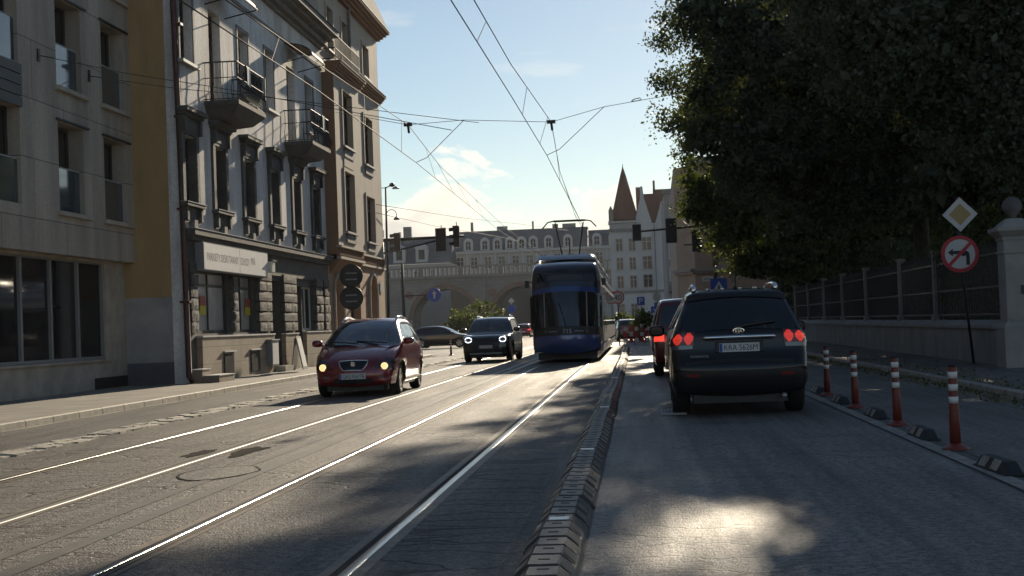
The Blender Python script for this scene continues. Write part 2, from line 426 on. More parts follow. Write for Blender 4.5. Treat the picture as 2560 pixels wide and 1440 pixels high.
# pothole at the second rail, sunken cover between the rails
def blob(cx, cy, rx, ry, z, n=26, jag=.25, seed=0):
    out = []
    for i in range(n):
        q = 2 * PI * i / n; r = 1 + jag * pnoise((math.cos(q) * 1.7 + seed, math.sin(q) * 1.7, seed))
        out.append((cx + rx * r * math.cos(q), cy + ry * r * math.sin(q), z))
    return out
m = MB()
for a in (blob(-4.40, 15.4, .15, .62, .0092, jag=.6, seed=3), blob(-4.93, 15.3, .12, .45, .0092, jag=.6, seed=8)):
    m.add(a, [tuple(range(len(a)))])
o = m.build('pothole', MT['patchdark']); o['kind'] = 'structure'
t = thing('manhole_cover', 'round sunken manhole cover with a dark cracked rim between the tram rails', 'manhole cover', (-4.02, 13.05, 0))
m = MB(); a = blob(-4.02, 13.05, .37, .62, .0095, 30, .12, 5); b = [(-4.02 + (p[0] + 4.02) * .93, 13.05 + (p[1] - 13.05) * .94, .0099) for p in a]
n = len(a)
m.add(a + b, [(i, (i + 1) % n, n + (i + 1) % n, n + i) for i in range(n)])
m.build('rim', MT['patchdark'], t)
m = MB(); m.add(b, [tuple(range(n))]); m.build('cover', mat('cover_fill', (.115, .105, .09), .6, var=.55, vs=9, bump=.6, bs=18, fine=.4), t)
t = thing('drain_grate', 'small pale metal drain grate flat on the road beside the dark car wheel', 'drain', (.43, 19.6, 0))
m = MB()
m.box(.28, .62, 19.2, 19.24, .006, .03); m.box(.28, .62, 20.06, 20.1, .006, .03); m.box(.28, .31, 19.24, 20.06, .006, .03); m.box(.59, .62, 19.24, 20.06, .006, .03)
m.build('frame', MT['zinc'], t)
m = MB()
for i in range(6): m.box(.325 + i * .045, .35 + i * .045, 19.24, 20.06, .006, .026)
m.build('bar_panel', MT['zinc'], t)

# rubber lane divider, ~65 bolted units
def divider_unit():
    t = thing('rubber_lane_divider', 'worn black rubber divider unit in the long row beside the tram rails', 'lane divider', (0, 0, 0), 0, 'rubber lane divider units in one row along the tracks')
    m = MB(); L = .92
    prof = [(-.17, 0), (-.155, .028), (-.075, .098), (.075, .098), (.155, .028), (.17, 0)]
    ys = [0.012, .03, .30, .31, .345, .355, .60, .61, .645, .655, .89, .908]
    zs = [.55, 1, 1, .82, .82, 1, 1, .82, .82, 1, 1, .55]
    P = [[(x, y, z * (k if z > .03 else 1)) for (x, z) in prof] for y, k in zip(ys, zs)]
    m.grid(P)
    for Y in (0, -1):
        r = P[Y]; m.add(r, [tuple(range(len(r)))] if Y else [tuple(range(len(r) - 1, -1, -1))])
    m.cur = 1
    for y in (.15, .50, .80): m.box(-.03, .03, y, y + .03, .094, .1005)
    m.cur = 2
    for s in (-1, 1):
        for y in (.40, .04):
            n = Vector((s * .07, 0, .08)).normalized() * .004
            a = [Vector((s * (.085), y, .089)), Vector((s * .145, y, .037)), Vector((s * .145, y + .2, .037)), Vector((s * .085, y + .2, .089))]
            m.add([p + n for p in a], [(0, 1, 2, 3)])
    m.build('body', [MT['rubbergrey'], MT['rubber'], mat('worn_reflector', (.16, .15, .13), .35, var=.4, vs=8)], t, world=False)
    return t
def divider_x(y): return -.52 + .0008 * max(0, y - 45) ** 1.6 * (-1) * .35
u0 = divider_unit(); k = 0; y = 4.2
while y < 68:
    u = u0 if k == 0 else copy_tree(u0)
    x = divider_x(y); u.location = (x + random.uniform(-.012, .012), y, .004); u.rotation_euler = (0, random.uniform(-.015, .015), math.atan2(-(divider_x(y + 1) - divider_x(y)), 1) + random.uniform(-.012, .012))
    if k in (4, 9, 16, 27):
        m = MB(); m.box(-.06, .06, .64, .76, .0985, .104); m.add([(-.066, .64, .1), (-.15, .64, .036), (-.15, .86, .036), (-.066, .86, .1)], [(0, 1, 2, 3)]); c = m.build('reflective_plate', MT['reflective'], u, world=False)
        u['label'] = 'rubber divider unit with a pale reflective plate, %s of the four in the row' % {4: 'nearest', 9: 'second', 16: 'third', 27: 'farthest'}[k]
    y += .935; k += 1

# red and white flexible posts and low rubber kerbs along the cycle lane
def post_proto():
    t = thing('bollard', '', 'bollard', (0, 0, 0), 0, 'red and white flexible posts beside the cycle lane')
    m = MB(); m.smooth = True
    m.lathe([(.125, 0), (.125, .012), (.10, .03), (.062, .05), (.052, .06)], n=24); m.build('foot', MT['redplastic'], t, world=False)
    m = MB(); m.smooth = True
    m.lathe([(.051, .05), (.047, .30), (.041, .44), (.041, .75), (.036, .772)], n=24)
    m.build('post', MT['redplastic'], t, world=False)
    for z in (.46, .575, .69):
        m = MB(); m.smooth = True; m.lathe([(.0425, z - .03), (.0425, z + .03)], n=24); m.build('band', MT['reflective'], t, world=False)
    m = MB(); m.smooth = True; m.lathe([(.0415, .765), (.036, .782), (.0, .788)], n=24); m.build('cap', MT['rubber'], t, world=False)
    return t
p0 = post_proto()
pl = ['nearest and largest red and white post beside the cycle lane', 'second nearest red and white post, between two rubber kerbs', 'third red and white post, counted from the near end', 'farthest visible red and white post, next to the dark car']
for i, (x, y) in enumerate(((2.88, 13.26), (2.9, 16.25), (2.92, 19.45), (2.95, 22.55))):
    t = p0 if i == 0 else copy_tree(p0)
    t.location = (x, y, .004); t.rotation_euler = (random.uniform(-.02, .02), random.uniform(-.015, .01), i); t['label'] = pl[i]
def kerb_proto():
    t = thing('rubber_kerb', '', 'rubber kerb', (0, 0, 0), 0, 'low rubber kerbs between the posts')
    m = MB(); L = .95
    st = [(0, .15), (.16, 1), (.30, 1), (.31, 1), (.64, 1), (.79, 1), (.95, .15)]
    P = []
    for (y, k) in st:
        P.append([(-.10, y, 0), (-.092, y, .02 * k), (-.045, y, .10 * k), (.045, y, .10 * k), (.092, y, .02 * k), (.10, y, 0)])
    m.grid(P); m.add(P[0], [(5, 4, 3, 2, 1, 0)]); m.add(P[-1], [(0, 1, 2, 3, 4, 5)])
    m.build('body', MT['rubber'], t, world=False, bevel=.006)
    for y in (.22, .54):
        m = MB(); m.box(-.094, -.088, 0, 0, 0, 0)
        a = [Vector((-.0955, y, .024)), Vector((-.0475, y, .102)), Vector((-.0475, y + .2, .102)), Vector((-.0955, y + .2, .024))]
        m = MB(); m.add(a, [(0, 3, 2, 1)]); m.build('reflector', MT['paint'], t, world=False)
    return t
k0 = kerb_proto()
kl = ['nearest black rubber kerb at the frame edge beyond the nearest post', 'rubber kerb just behind the nearest red and white post', 'rubber kerb between the second and third posts', 'rubber kerb between the third and the farthest post', 'farthest rubber kerb, close to the dark car bumper']
for i, (x, y) in enumerate(((2.84, 11.0), (2.87, 14.2), (2.9, 17.2), (2.9, 20.2), (2.93, 23.0))):
    t = k0 if i == 0 else copy_tree(k0)
    t.location = (x, y, .004); t.rotation_euler = (0, 0, random.uniform(-.05, .05)); t['label'] = kl[i]
# fallen leaves and weeds along the right kerb
m = MB()
for i in range(2600):
    y = random.uniform(12, 45); x = 5.30 - abs(random.gauss(0, .22)) - .03 if random.random() < .75 else 5.5 + abs(random.gauss(0, .5))
    z = .012 if x < 5.3 else .106
    a = random.uniform(0, 2 * PI); l = random.uniform(.02, .05); h = random.uniform(0, .05)
    d = Vector((math.cos(a) * l, math.sin(a) * l, h)); e = Vector((-math.sin(a) * l * .6, math.cos(a) * l * .6, h * .4)); p = Vector((x, y, z))
    m.quad(p - d * .3, p + e, p + d, p - e)
o = m.build('fallen_leaves', mat('dry_leaves', (.13, .11, .04), .8, var=.5, vs=30, c2=(.05, .06, .02))); o['kind'] = 'stuff'
# ------------------------------------------------------------------ facades
class Facade:
    def __init__(s, o, U, N): s.o = Vector(o); s.U = Vector(U).normalized(); s.N = Vector(N).normalized()
    def P(s, u, v, w=0.0): return s.o + s.U * u + Vector((0, 0, v)) + s.N * w
    def box(s, m, u0, u1, v0, v1, w0, w1):
        vs = [s.P(u, v, w) for w in (w0, w1) for v in (v0, v1) for u in (u0, u1)]
        m.add(vs, [(0, 2, 3, 1), (4, 5, 7, 6), (0, 1, 5, 4), (2, 6, 7, 3), (0, 4, 6, 2), (1, 3, 7, 5)])
    def poly(s, m, pts, w): m.add([s.P(u, v, w) for (u, v) in pts], [tuple(range(len(pts)))])
    def slab(s, m, pts, w0, w1): m.prism(pts, s.P(0, 0, w0), s.U, (0, 0, 1), s.N, w1 - w0)
    def wall(s, m, u0, u1, v0, v1, holes=(), depth=.3, w=0.0):
        us = sorted({u0, u1} | {h[0] for h in holes} | {h[1] for h in holes}); vs = sorted({v0, v1} | {h[2] for h in holes} | {h[3] for h in holes})
        us = [x for x in us if u0 <= x <= u1]; vs = [x for x in vs if v0 <= x <= v1]
        for i in range(len(us) - 1):
            for j in range(len(vs) - 1):
                cu = (us[i] + us[i + 1]) / 2; cv = (vs[j] + vs[j + 1]) / 2
                if any(h[0] < cu < h[1] and h[2] < cv < h[3] for h in holes): continue
                m.quad(s.P(us[i], vs[j], w), s.P(us[i + 1], vs[j], w), s.P(us[i + 1], vs[j + 1], w), s.P(us[i], vs[j + 1], w))
        for h in holes:
            a, b, c, d = h[:4]; rise = h[4] if len(h) > 4 else 0
            dd = h[5] if len(h) > 5 else depth
            if rise:
                K = 12; cu = (a + b) / 2; R = (b - a) / 2
                arc = [(cu - R * math.cos(PI * k / K), d - rise + rise * math.sin(PI * k / K)) for k in range(K + 1)]
                for k in range(K):
                    m.quad(s.P(*arc[k], w), s.P(*arc[k + 1], w), s.P(arc[k + 1][0], d, w), s.P(arc[k][0], d, w))
                    m.quad(s.P(*arc[k], w), s.P(*arc[k], w - dd), s.P(*arc[k + 1], w - dd), s.P(*arc[k + 1], w))
                top = d - rise
            else:
                top = d; m.quad(s.P(a, d, w), s.P(b, d, w), s.P(b, d, w - dd), s.P(a, d, w - dd))
            m.quad(s.P(a, c, w), s.P(a, c, w - dd), s.P(b, c, w - dd), s.P(b, c, w))
            m.quad(s.P(a, c, w), s.P(a, top, w), s.P(a, top, w - dd), s.P(a, c, w - dd))
            m.quad(s.P(b, c, w), s.P(b, c, w - dd), s.P(b, top, w - dd), s.P(b, top, w))
    def window(s, par, a, b, c, d, w, fmat, nx=2, ys=(), t=.07, glass=None, pane=True, name='window', fr_d=.05):
        m = MB(); e = .004
        s.box(m, a + e, a + t, c + e, d - e, w, w + fr_d); s.box(m, b - t, b - e, c + e, d - e, w, w + fr_d)
        s.box(m, a + t, b - t, c + e, c + t, w, w + fr_d); s.box(m, a + t, b - t, d - t, d - e, w, w + fr_d)
        for i in range(1, nx):
            x = a + (b - a) * i / nx; s.box(m, x - t * .4, x + t * .4, c + t, d - t, w, w + fr_d)
        for y in ys:
            for i in range(nx):
                x0 = a + (b - a) * i / nx + (t if i == 0 else t * .4); x1 = a + (b - a) * (i + 1) / nx - (t if i == nx - 1 else t * .4)
                s.box(m, x0, x1, y - t * .4, y + t * .4, w, w + fr_d * .9)
        o = m.build(name, fmat, par)
        if pane:
            g = MB(); s.poly(g, [(a + .01, c + .01), (b - .01, c + .01), (b - .01, d - .01), (a + .01, d - .01)], w + .012)
            g.build('pane', glass or MT['glass2'], o)
        return o
def part(par, name, mt, fn, **k):
    m = MB(); fn(m); return m.build(name, mt, par, **k)

# ================= modern concrete-clad house, left
XG, XG0 = -12.9, -13.2
A = thing('apartment_building', 'modern grey concrete-clad house with deep window niches and a dark shop front', 'building', (-13.2, 26, .12))
fu = Facade((XG, 0, 0), (0, 1, 0), (1, 0, 0)); fg = Facade((XG0, 0, 0), (0, 1, 0), (1, 0, 0))
up = []; 
for (a, b) in ((30.62, 32.08), (33.36, 34.86)):
    up += [(a, b, 4.28, 6.32, 0, .5), (a, b, 7.14, 9.18, 0, .5), (a, b, 10.0, 12.0, 0, .5)]
for a in (9.0, 13.2, 17.5, 21.7, 25.9):
    up += [(a, a + 2.75, 4.28, 6.36, 0, .4), (a, a + 2.75, 7.3, 9.25, 0, .4), (a, a + 2.75, 10.2, 12.0, 0, .4)]
m = MB(); fu.wall(m, 2, 35.32, 3.3, 13.4, up); m.quad(fu.P(2, 3.3), fu.P(35.32, 3.3), fu.P(35.32, 3.3, -.9), fu.P(2, 3.3, -.9))
m.quad(fu.P(2, 13.4), fu.P(35.32, 13.4), fu.P(35.32, 13.4, -12), fu.P(2, 13.4, -12)); m.quad(fu.P(2, 0), fu.P(2, 13.4), fu.P(2, 13.4, -12), fu.P(2, 0, -12))
m.build('wall', MT['concrete'], A)
m = MB(); fg.wall(m, 2, 35.32, .12, 3.3, [(6, 33.95, .85, 3.24, 0, .22)]); m.build('ground_floor_wall', MT['concrete_plain'], A)
m = MB(); fg.box(m, 33.1, 35.3, .125, .40, .0, .012); m.build('vent', MT['black'], A)
for i, h in enumerate(up):
    a, b, c, d = h[:4]
    if b < 20: continue
    o = fu.window(A, a, b, c, d, -.42 if b > 30 else -.33, MT['frame_dark'], 2 if b < 30 else 1, t=.06, glass=MT['glass'])
    if b > 30:
        m = MB(); fu.box(m, a + .1, b - .02, c + .02, c + 1.02, -.14, -.12); m.build('balustrade', MT['glassblue'], A)
        m = MB(); fu.box(m, a + .1, b - .02, c + 1.02, c + 1.05, -.145, -.115); m.build('balustrade_rail', MT['zinc'], A)
        m = MB(); fu.box(m, a - .12, b + .28, c - .10, c - .002, .003, .10); m.build('sill', MT['concrete_plain'], A)
        m = MB(); fu.box(m, a - .12, b + .28, d + .03, d + .075, .003, .06); m.build('lintel', MT['frame_dark'], A)
    else:
        m = MB()
        if c > 5:
            for k in range(4): fu.box(m, a - .02, b + .05, c - .95 + k * .235, c - .74 + k * .235, .004, .05)
            m.build('spandrel_panel', MT['frame_dark'], A)
        m = MB(); fu.box(m, a + .02, b - .02, c + .02, c + .95, -.1, -.08); m.build('balustrade', MT['glassblue'], A)
        m = MB(); fu.box(m, a, b - .001, c + .95, c + .98, -.11, -.075); m.build('balustrade_rail', MT['zinc'], A)
o = None
m = MB()
for y in (7.5, 9.1, 10.7, 12.3, 13.9, 15.5, 17.1, 18.7, 20.3, 21.9, 23.5, 25.1, 26.68, 28.0, 29.24, 30.81, 32.37): fg.box(m, y - .05, y + .05, .93, 3.2, -.16, -.05)
fg.box(m, 6.01, 33.94, .855, .93, -.16, -.04); fg.box(m, 6.01, 33.94, 3.2, 3.235, -.16, -.06); fg.box(m, 33.86, 33.945, .93, 3.2, -.16, -.06)
o = m.build('shop_window', MT['frame_grey'], A)
m = MB(); fg.poly(m, [(6.01, .86), (32.4, .86), (32.4, 3.23), (6.01, 3.23)], -.12); m.build('pane', MT['glass'], o)
m = MB(); fg.poly(m, [(32.4, .86), (33.94, .86), (33.94, 3.23), (32.4, 3.23)], -.121); m.build('pane', MT['glass2'], o)
m = MB(); fg.box(m, 6, 34.3, .80, .848, .003, .07); m.build('shop_sill', MT['concrete_plain'], A)

# ================= old white tenement with shop, ochre side wall
XT = -11.55; Y0, Y1 = 35.32, 51.95
T = thing('tenement_house', 'weathered white old tenement with two iron balconies over a dark stone shop front', 'building', (XT, 43, .12))
ft = Facade((XT, 0, 0), (0, 1, 0), (1, 0, 0))
fs_ = Facade((0, Y0, 0), (1, 0, 0), (0, -1, 0))
m = MB(); fs_.box(m, -14.5, -11.96, 2.38, 16.0, -.3, 0); m.build('side_wall', MT['yellow'], T)
m = MB(); fs_.box(m, -14.5, -11.955, .69, 2.378, -.3, .003); m.build('side_wall_dado', MT['greyplaster'], T)
m = MB(); fs_.box(m, -14.5, -11.95, .12, .688, -.3, .012); m.build('side_wall_base', MT['darkplaster'], T)
wc = [35.78, 38.45, 41.4, 44.4, 47.35, 50.25]
hw1 = .52
holes = [(y - hw1, y + hw1, 4.82, 6.6, 0, .32) for y in wc]
f2 = [(35.85, 'w'), (38.42, 'd'), (41.25, 'w'), (44.3, 'w'), (47.15, 'd'), (49.9, 'w')]
for y, k in f2: holes.append((y - .55, y + .55, 8.55 if k == 'w' else 7.78, 10.45, 0, .38))
m = MB(); ft.wall(m, Y0 + .002, Y1, 4.0, 12.0, holes, .32)
m.quad((XT, Y0 + .002, .12), (-11.96, Y0 + .002, .12), (-11.96, Y0 + .002, 12), (XT, Y0 + .002, 12))
m.quad((XT, Y1, 4), (XT, Y1, 12), (-18, Y1, 12), (-18, Y1, 4))
m.build('wall', MT['stucco'], T)
for i, y in enumerate(wc):
    o = ft.window(T, y - hw1, y + hw1, 4.82, 6.6, -.24, MT['frame_dark'], 2, (6.05,), .075)
    m = MB()
    for s in (-1, 1):
        u0, u1 = sorted((y + s * (hw1 + .005), y + s * (hw1 + .19))); ft.box(m, u0, u1, 4.83, 6.62, .0, .075)
    for s in (-1, 1):
        u0, u1 = sorted((y + s * (hw1 - .001), y + s * (hw1 - .045))); ft.box(m, u0, u1, 4.83, 6.59, -.18, .07)
    ft.box(m, y - .71, y + .71, 6.62, 7.08, 0, .08)
    ft.box(m, y - .56, y + .56, 6.72, 6.98, .08, .095)
    ft.box(m, y - .80, y + .80, 7.08, 7.16, 0, .20); ft.box(m, y - .88, y + .88, 7.16, 7.26, 0, .30)
    for s in (-1, 1):
        u0, u1 = sorted((y + s * .60, y + s * .74)); ft.box(m, u0, u1, 6.66, 7.07, .08, .17)
    m.build('window_surround', MT['stone_dark'], T)
    m = MB(); ft.box(m, y - .86, y + .86, 7.26, 7.275, -.0, .31); m.build('hood_flashing', MT['stone_trim'], T)
    m = MB(); ft.box(m, y - .78, y + .78, 4.72, 4.81, .0, .20); ft.box(m, y - .66, y + .66, 4.29, 4.72, 0, .06)
    for s in (-1, 1):
        u0, u1 = sorted((y + s * .50, y + s * .66)); ft.slab(m, [(u0, 4.72), (u0, 4.35), (u1, 4.35), (u1, 4.72)], .06, .15)
    m.build('sill', MT['stone_dark'], T)
    m = MB(); ft.box(m, y - .79, y + .79, 4.81, 4.826, .0, .215); m.build('sill_flashing', MT['zinc'], T)
for y, k in f2:
    c = 8.55 if k == 'w' else 7.78
    if k == 'w':
        ft.window(T, y - .55, y + .55, c, 10.45, -.28, MT['frame_dark'], 2, (9.85,), .075)
        m = MB(); ft.box(m, y - .72, y + .72, 8.46, 8.54, .0, .16); m.build('sill', MT['zinc'], T)
        m = MB()
        for s in (-1, 1):
            u0, u1 = sorted((y + s * .555, y + s * .66)); ft.box(m, u0, u1, 8.56, 10.46, 0, .035)
        ft.box(m, y - .66, y + .66, 10.46, 10.58, 0, .035); m.build('window_surround', MT['stone_trim'], T)
    else:
        d = ft.window(T, y - .55, y + .55, c, 10.45, -.28, MT['frame_brown'], 2, (9.75, 8.5), .085, name='balcony_door')
# string course and main cornice
m = MB(); ft.box(m, Y0, Y1, 11.2, 11.3, 0, .05); m.build('string_course', MT['stone_trim'], T)
m = MB()
for (v0, v1, w) in ((12.0, 12.12, .12), (12.12, 12.3, .30), (12.3, 12.42, .55), (12.42, 12.6, .75)): ft.box(m, Y0 - .0, Y1 + .02, v0, v1, -.3, w)
m.build('main_cornice', MT['stone_trim'], T)
m = MB(); m.add([(XT + .8, Y0, 12.6), (XT + .8, Y1, 12.6), (XT - 6, Y1, 15.5), (XT - 6, Y0, 15.5)], [(0, 1, 2, 3)]); m.build('roof', MT['slate'], T)
# balconies
MT['cloth'] = mat('white_cloth', (.62, .62, .60), .9, var=.06)
MT['greencloth'] = mat('green_screen', (.04, .085, .06), .9, var=.15, vs=8)
def balcony(y0, y1, zt, w, screen):
    o = part(T, 'balcony', MT['stone_dark'], lambda m: (ft.slab(m, [(y0, zt - .12), (y1, zt - .12), (y1, zt), (y0, zt)], .0, w),
        m.add([ft.P(y0, zt - .12, w), ft.P(y1, zt - .12, w), ft.P(y1 - .05, zt - .12, 0), ft.P(y0 + .05, zt - .12, 0), ft.P(y0 + .35, zt - .42, w - .3), ft.P(y1 - .35, zt - .42, w - .3), ft.P(y1 - .35, zt - .48, 0), ft.P(y0 + .35, zt - .48, 0)],
              [(0, 1, 5, 4), (4, 5, 6, 7), (0, 4, 7, 3), (1, 2, 6, 5)])))
    m = MB(); H = 1.05
    def bar(u, ww, nu, nw):
        pts = []
        for (z, k) in ((0, 0), (.08, .05), (.2, .11), (.33, .10), (.45, .03), (.6, 0), (H, 0)): pts.append(ft.P(u + nu * k, zt + z, ww + nw * k))
        m.tube(pts, .011, 5)
    n = int((y1 - y0) / .125)
    for i in range(n + 1): bar(y0 + .04 + (y1 - y0 - .08) * i / n, w - .05, 0, 1)
    n = int(w / .13)
    for i in range(n): 
        bar(y0 + .04, .05 + (w - .1) * i / n, -1, 0); bar(y1 - .04, .05 + (w - .1) * i / n, 1, 0)
    for z, r in ((H, .022), (.62, .014), (.04, .016)):
        m.tube([ft.P(y0 + .04, zt + z, 0), ft.P(y0 + .04, zt + z, w - .05), ft.P(y1 - .04, zt + z, w - .05), ft.P(y1 - .04, zt + z, 0)], r, 6)
    for i in range(7):
        u = y0 + .25 + (y1 - y0 - .5) * i / 6
        ring = [ft.P(u + .09 * math.cos(q), zt + .8 + .09 * math.sin(q), w - .05) for q in np.linspace(0, 2 * PI, 11)]
        m.tube(ring, .009, 4)
    m.build('railing', MT['iron'], o)
    if screen:
        m = MB(); ft.box(m, y0 + 1.0, y1 - .1, zt + .15, zt + .98, w - .075, w - .068); m.build('screen', MT['greencloth'], o)
    return o
balcony(37.25, 40.05, 7.76, .98, True)
balcony(46.0, 48.75, 7.76, .98, False)
for (y, z, lab) in ((38.15, 7.76, 'white cloth hung over the railing of the nearer balcony with the green screen'), (47.6, 7.76, 'white cloth hung over the railing of the farther balcony')):
    m = MB(); P = []
    for (w, v) in ((.985, .55), (.985, 1.0), (.965, 1.085), (.90, 1.085), (.885, 1.0), (.885, .75)):
        P.append([ft.P(y + .32 * k / 4, z + v - (.05 * k / 4 if v < 1 else 0), w + .012 * math.sin(k * 2.1)) for k in range(5)])
    m.smooth = True; m.grid(P); tag(m.build('hanging_cloth', MT['cloth']), lab, 'cloth', 'cloths on the balcony railings')
# canopies over the balcony doors
MT['canopy'] = mat('yellowed_plastic', (.22, .165, .075), .6, var=.12, vs=3, spec=.15)
for y in (38.55, 47.3):
    m = MB(); K = 8
    P = []
    for k in range(K + 1):
        q = k / K; w = .02 + .95 * math.sin(q * PI / 2); v = 10.72 + .42 * math.cos(q * PI / 2)
        P.append([ft.P(y - .95, v, w), ft.P(y + .95, v, w)])
    m.grid(P); o = m.build('door_canopy', MT['canopy'], T)
    m = MB()
    for u in (y - .95, y + .95): m.tube([Vector(ft.P(u, 10.72 + .42 * math.cos(k / K * PI / 2), .02 + .95 * math.sin(k / K * PI / 2))) for k in range(K + 1)], .022, 5); m.bar(ft.P(u, 10.5, .0), ft.P(u, 10.7, .95), .03)
    m.bar(ft.P(y - .95, 10.72, .97), ft.P(y + .95, 10.72, .97), .04)
    m.build('canopy_frame', MT['iron'], o)
# ground floor
XS = .0
gh = [(36.1, 39.25, 1.40, 3.12, 0, .28), (39.75, 41.95, 1.40, 3.12, 0, .28), (43.62, 45.0, .30, 3.05, 0, .55), (46.86, 47.92, .55, 2.95, 0, .45), (47.98, 49.62, 1.42, 2.95, 0, .3)]
m = MB(); ft.wall(m, Y0 + .01, Y1, .12, 4.0, gh, .3, w=-.06); m.build('ground_floor_wall', MT['stone_dark'], T)
m = MB(); ft.box(m, Y0, Y1 + .05, 3.98, 4.14, -.06, .26); ft.box(m, Y0, Y1 + .03, 3.84, 3.98, -.06, .16); ft.box(m, Y0, Y1, 3.2, 3.84, -.06, .02)
m.build('shop_cornice', MT['stone_dark'], T)
m = MB(); ft.box(m, Y0, Y1 + .06, 4.14, 4.155, -.0, .28); m.build('cornice_flashing', MT['zinc'], T)
# small brackets above the cornice
for i, y in enumerate(wc):
    m = MB(); ft.slab(m, [(y - .16, 4.16), (y + .16, 4.16), (y + .13, 4.38), (y - .13, 4.38)], 0, .16)
    m.build('cornice_bracket', MT['stone_trim'], T)
# tiled plinth
m = MB()
ft.box(m, 36.15, 43.55, .12, 1.30, -.06, .10); ft.box(m, 45.05, 46.8, .12, 1.30, -.06, .08); ft.box(m, 47.98, 51.9, .12, 1.34, -.06, .08)
m.build('tiled_plinth', MT['tile_beige'], T)
m = MB(); ft.box(m, 36.12, 43.58, 1.30, 1.345, -.06, .13); ft.box(m, 45.03, 46.82, 1.30, 1.34, -.06, .11); ft.box(m, 47.96, 51.92, 1.34, 1.38, -.06, .11); m.build('plinth_ledge', MT['stucco'], T)
# rusticated piers: rows of rough blocks
for (a, b) in ((39.28, 39.72), (42.0, 43.55), (45.05, 46.8), (49.68, 50.75), (51.0, 51.9), (35.4, 36.02)):
    v = 1.42; k = 0; m = MB()
    while v < 3.1:
        h = .285
        cuts = [a, b] if (k % 2 or b - a < .7) else [a, (a + b) / 2, b]
        for i in range(len(cuts) - 1):
            u0, u1 = cuts[i] + .015, cuts[i + 1] - .015; w1 = random.uniform(.06, .10)
            n = 5; P = []
            for jj in range(4):
                row = []
                for ii in range(n):
                    e = 0 if (ii in (0, n - 1) or jj in (0, 3)) else random.uniform(.004, .016)
                    row.append(ft.P(u0 + (u1 - u0) * ii / (n - 1), v + h * jj / 3 - (.015 if jj == 3 else 0), w1 + e))
                P.append(row)
            m.grid(P); ft.box(m, u0, u1, v, v + h - .015, -.055, w1 - .001)
        v += h + .03; k += 1
    m.build('rusticated_pier', MT['stone_dark'], T)
# shop windows
o = ft.window(T, 36.1, 39.25, 1.40, 3.12, -.24, MT['frame_dark'], 2, (2.72,), .09, glass=MT['whitewash'], name='shop_window')
o = ft.window(T, 39.75, 41.95, 1.40, 3.12, -.24, MT['frame_dark'], 2, (2.72,), .09, glass=MT['whitewash'], name='shop_window')
o = ft.window(T, 47.98, 49.62, 1.42, 2.95, -.2, MT['frame_white'], 2, (), .07, name='shop_window')
def door(par, fr, a, b, c, d, w, mt, rise=0):
    m = MB(); fr.box(m, a + .01, b - .01, c + .01, d - .01, w - .06, w)
    for i in range(2):
        u0 = a + .1 + (b - a) * i / 2; u1 = u0 + (b - a) / 2 - .2
        for (v0, v1) in ((c + .15, c + .9), (c + 1.05, d - .5)): fr.box(m, u0, u1, v0, v1, w + .002, w + .03)
    o = m.build('door', mt, par)
    m = MB(); fr.box(m, (a + b) / 2 + .06, (a + b) / 2 + .09, c + 1.0, c + 1.15, w + .03, w + .08); m.build('handle', MT['chrome'], o)
door(T, ft, 43.62, 45.0, .30, 3.05, -.5, MT['brown'])
door(T, ft, 46.86, 47.92, .55, 2.95, -.42, MT['brown'])
m = MB(); ft.box(m, 43.7, 45.0, .12, .30, -.5, .38); m.build('step', MT['concrete_plain'], T)
m = MB(); ft.box(m, 46.86, 47.92, .12, .55, -.5, .06); m.build('step', MT['concrete_plain'], T)
m = MB(); ft.box(m, 35.42, 36.12, .12, .46, -.06, .3); ft.box(m, 35.5, 36.9, .12, .29, .302, .72); m.build('step', MT['tile_beige'], T)
m = MB(); ft.box(m, 35.42, 36.13, .46, .48, -.06, .32); ft.box(m, 35.5, 36.92, .29, .31, .302, .74); m.build('step_edge', MT['stucco'], T)
for (a, b) in ((38.0, 39.0), (40.7, 41.75)):
    m = MB(); ft.box(m, a, b, .2, .86, .10, .115)
    for k in range(9): ft.box(m, a + .06 + k * .1, a + .1 + k * .1, .25, .8, .116, .13)
    o = m.build('basement_grate', MT['iron'], T)
    m = MB(); ft.box(m, a - .06, b + .06, .865, .90, .10, .17); m.build('grate_ledge', MT['stucco'], o)
t = thing('utility_box', 'small white utility box fixed to the tiled plinth beside the door', 'utility box', (XT + .1, 42.95, .3))
m = MB(); ft.box(m, 42.55, 43.4, .32, 1.12, .102, .26); m.build('box', MT['frame_grey'], t, bevel=.01)
m = MB(); ft.box(m, 42.62, 43.33, .38, 1.04, .262, .275); m.build('door_panel', MT['white'], t)
m = MB(); ft.box(m, 42.5, 43.45, 1.125, 1.16, .1, .3); m.build('lid', MT['zinc'], t)
# advertising box, stickers, lamp, A-board, drain pipe
MT['ink'] = mat('faded_ink', (.20, .19, .18), .6, var=.3, vs=6)
t = thing('shop_sign', 'long white shop sign box with faded grey lettering above the shop window', 'shop sign', (XT + .2, 39.2, 3.1))
m = MB(); ft.box(m, 35.95, 42.38, 3.07, 3.82, .03, .26); m.build('case', MT['frame_grey'], t)
m = MB(); ft.box(m, 35.98, 39.3, 3.1, 3.79, .262, .272); ft.box(m, 39.33, 42.35, 3.1, 3.79, .262, .272); m.build('panel', MT['white'], t)
m = MB(); add_text(m, 'PARKIETY DESKI TARASY', ft.P(37.72, 3.45, .276), (0, 1, 0), (0, 0, 1), .21, 2.95); add_text(m, 'SCHODY', ft.P(39.86, 3.45, .276), (0, 1, 0), (0, 0, 1), .21, .9)
add_text(m, 'MA', ft.P(40.72, 3.5, .276), (0, 1, 0), (0, 0, 1), .22, .45)
m.build('lettering', MT['ink'], t)
MT['stickred'] = mat('sticker_red', (.35, .07, .05), .6, var=.1); MT['stickyel'] = mat('sticker_yellow', (.55, .48, .03), .6, var=.1)
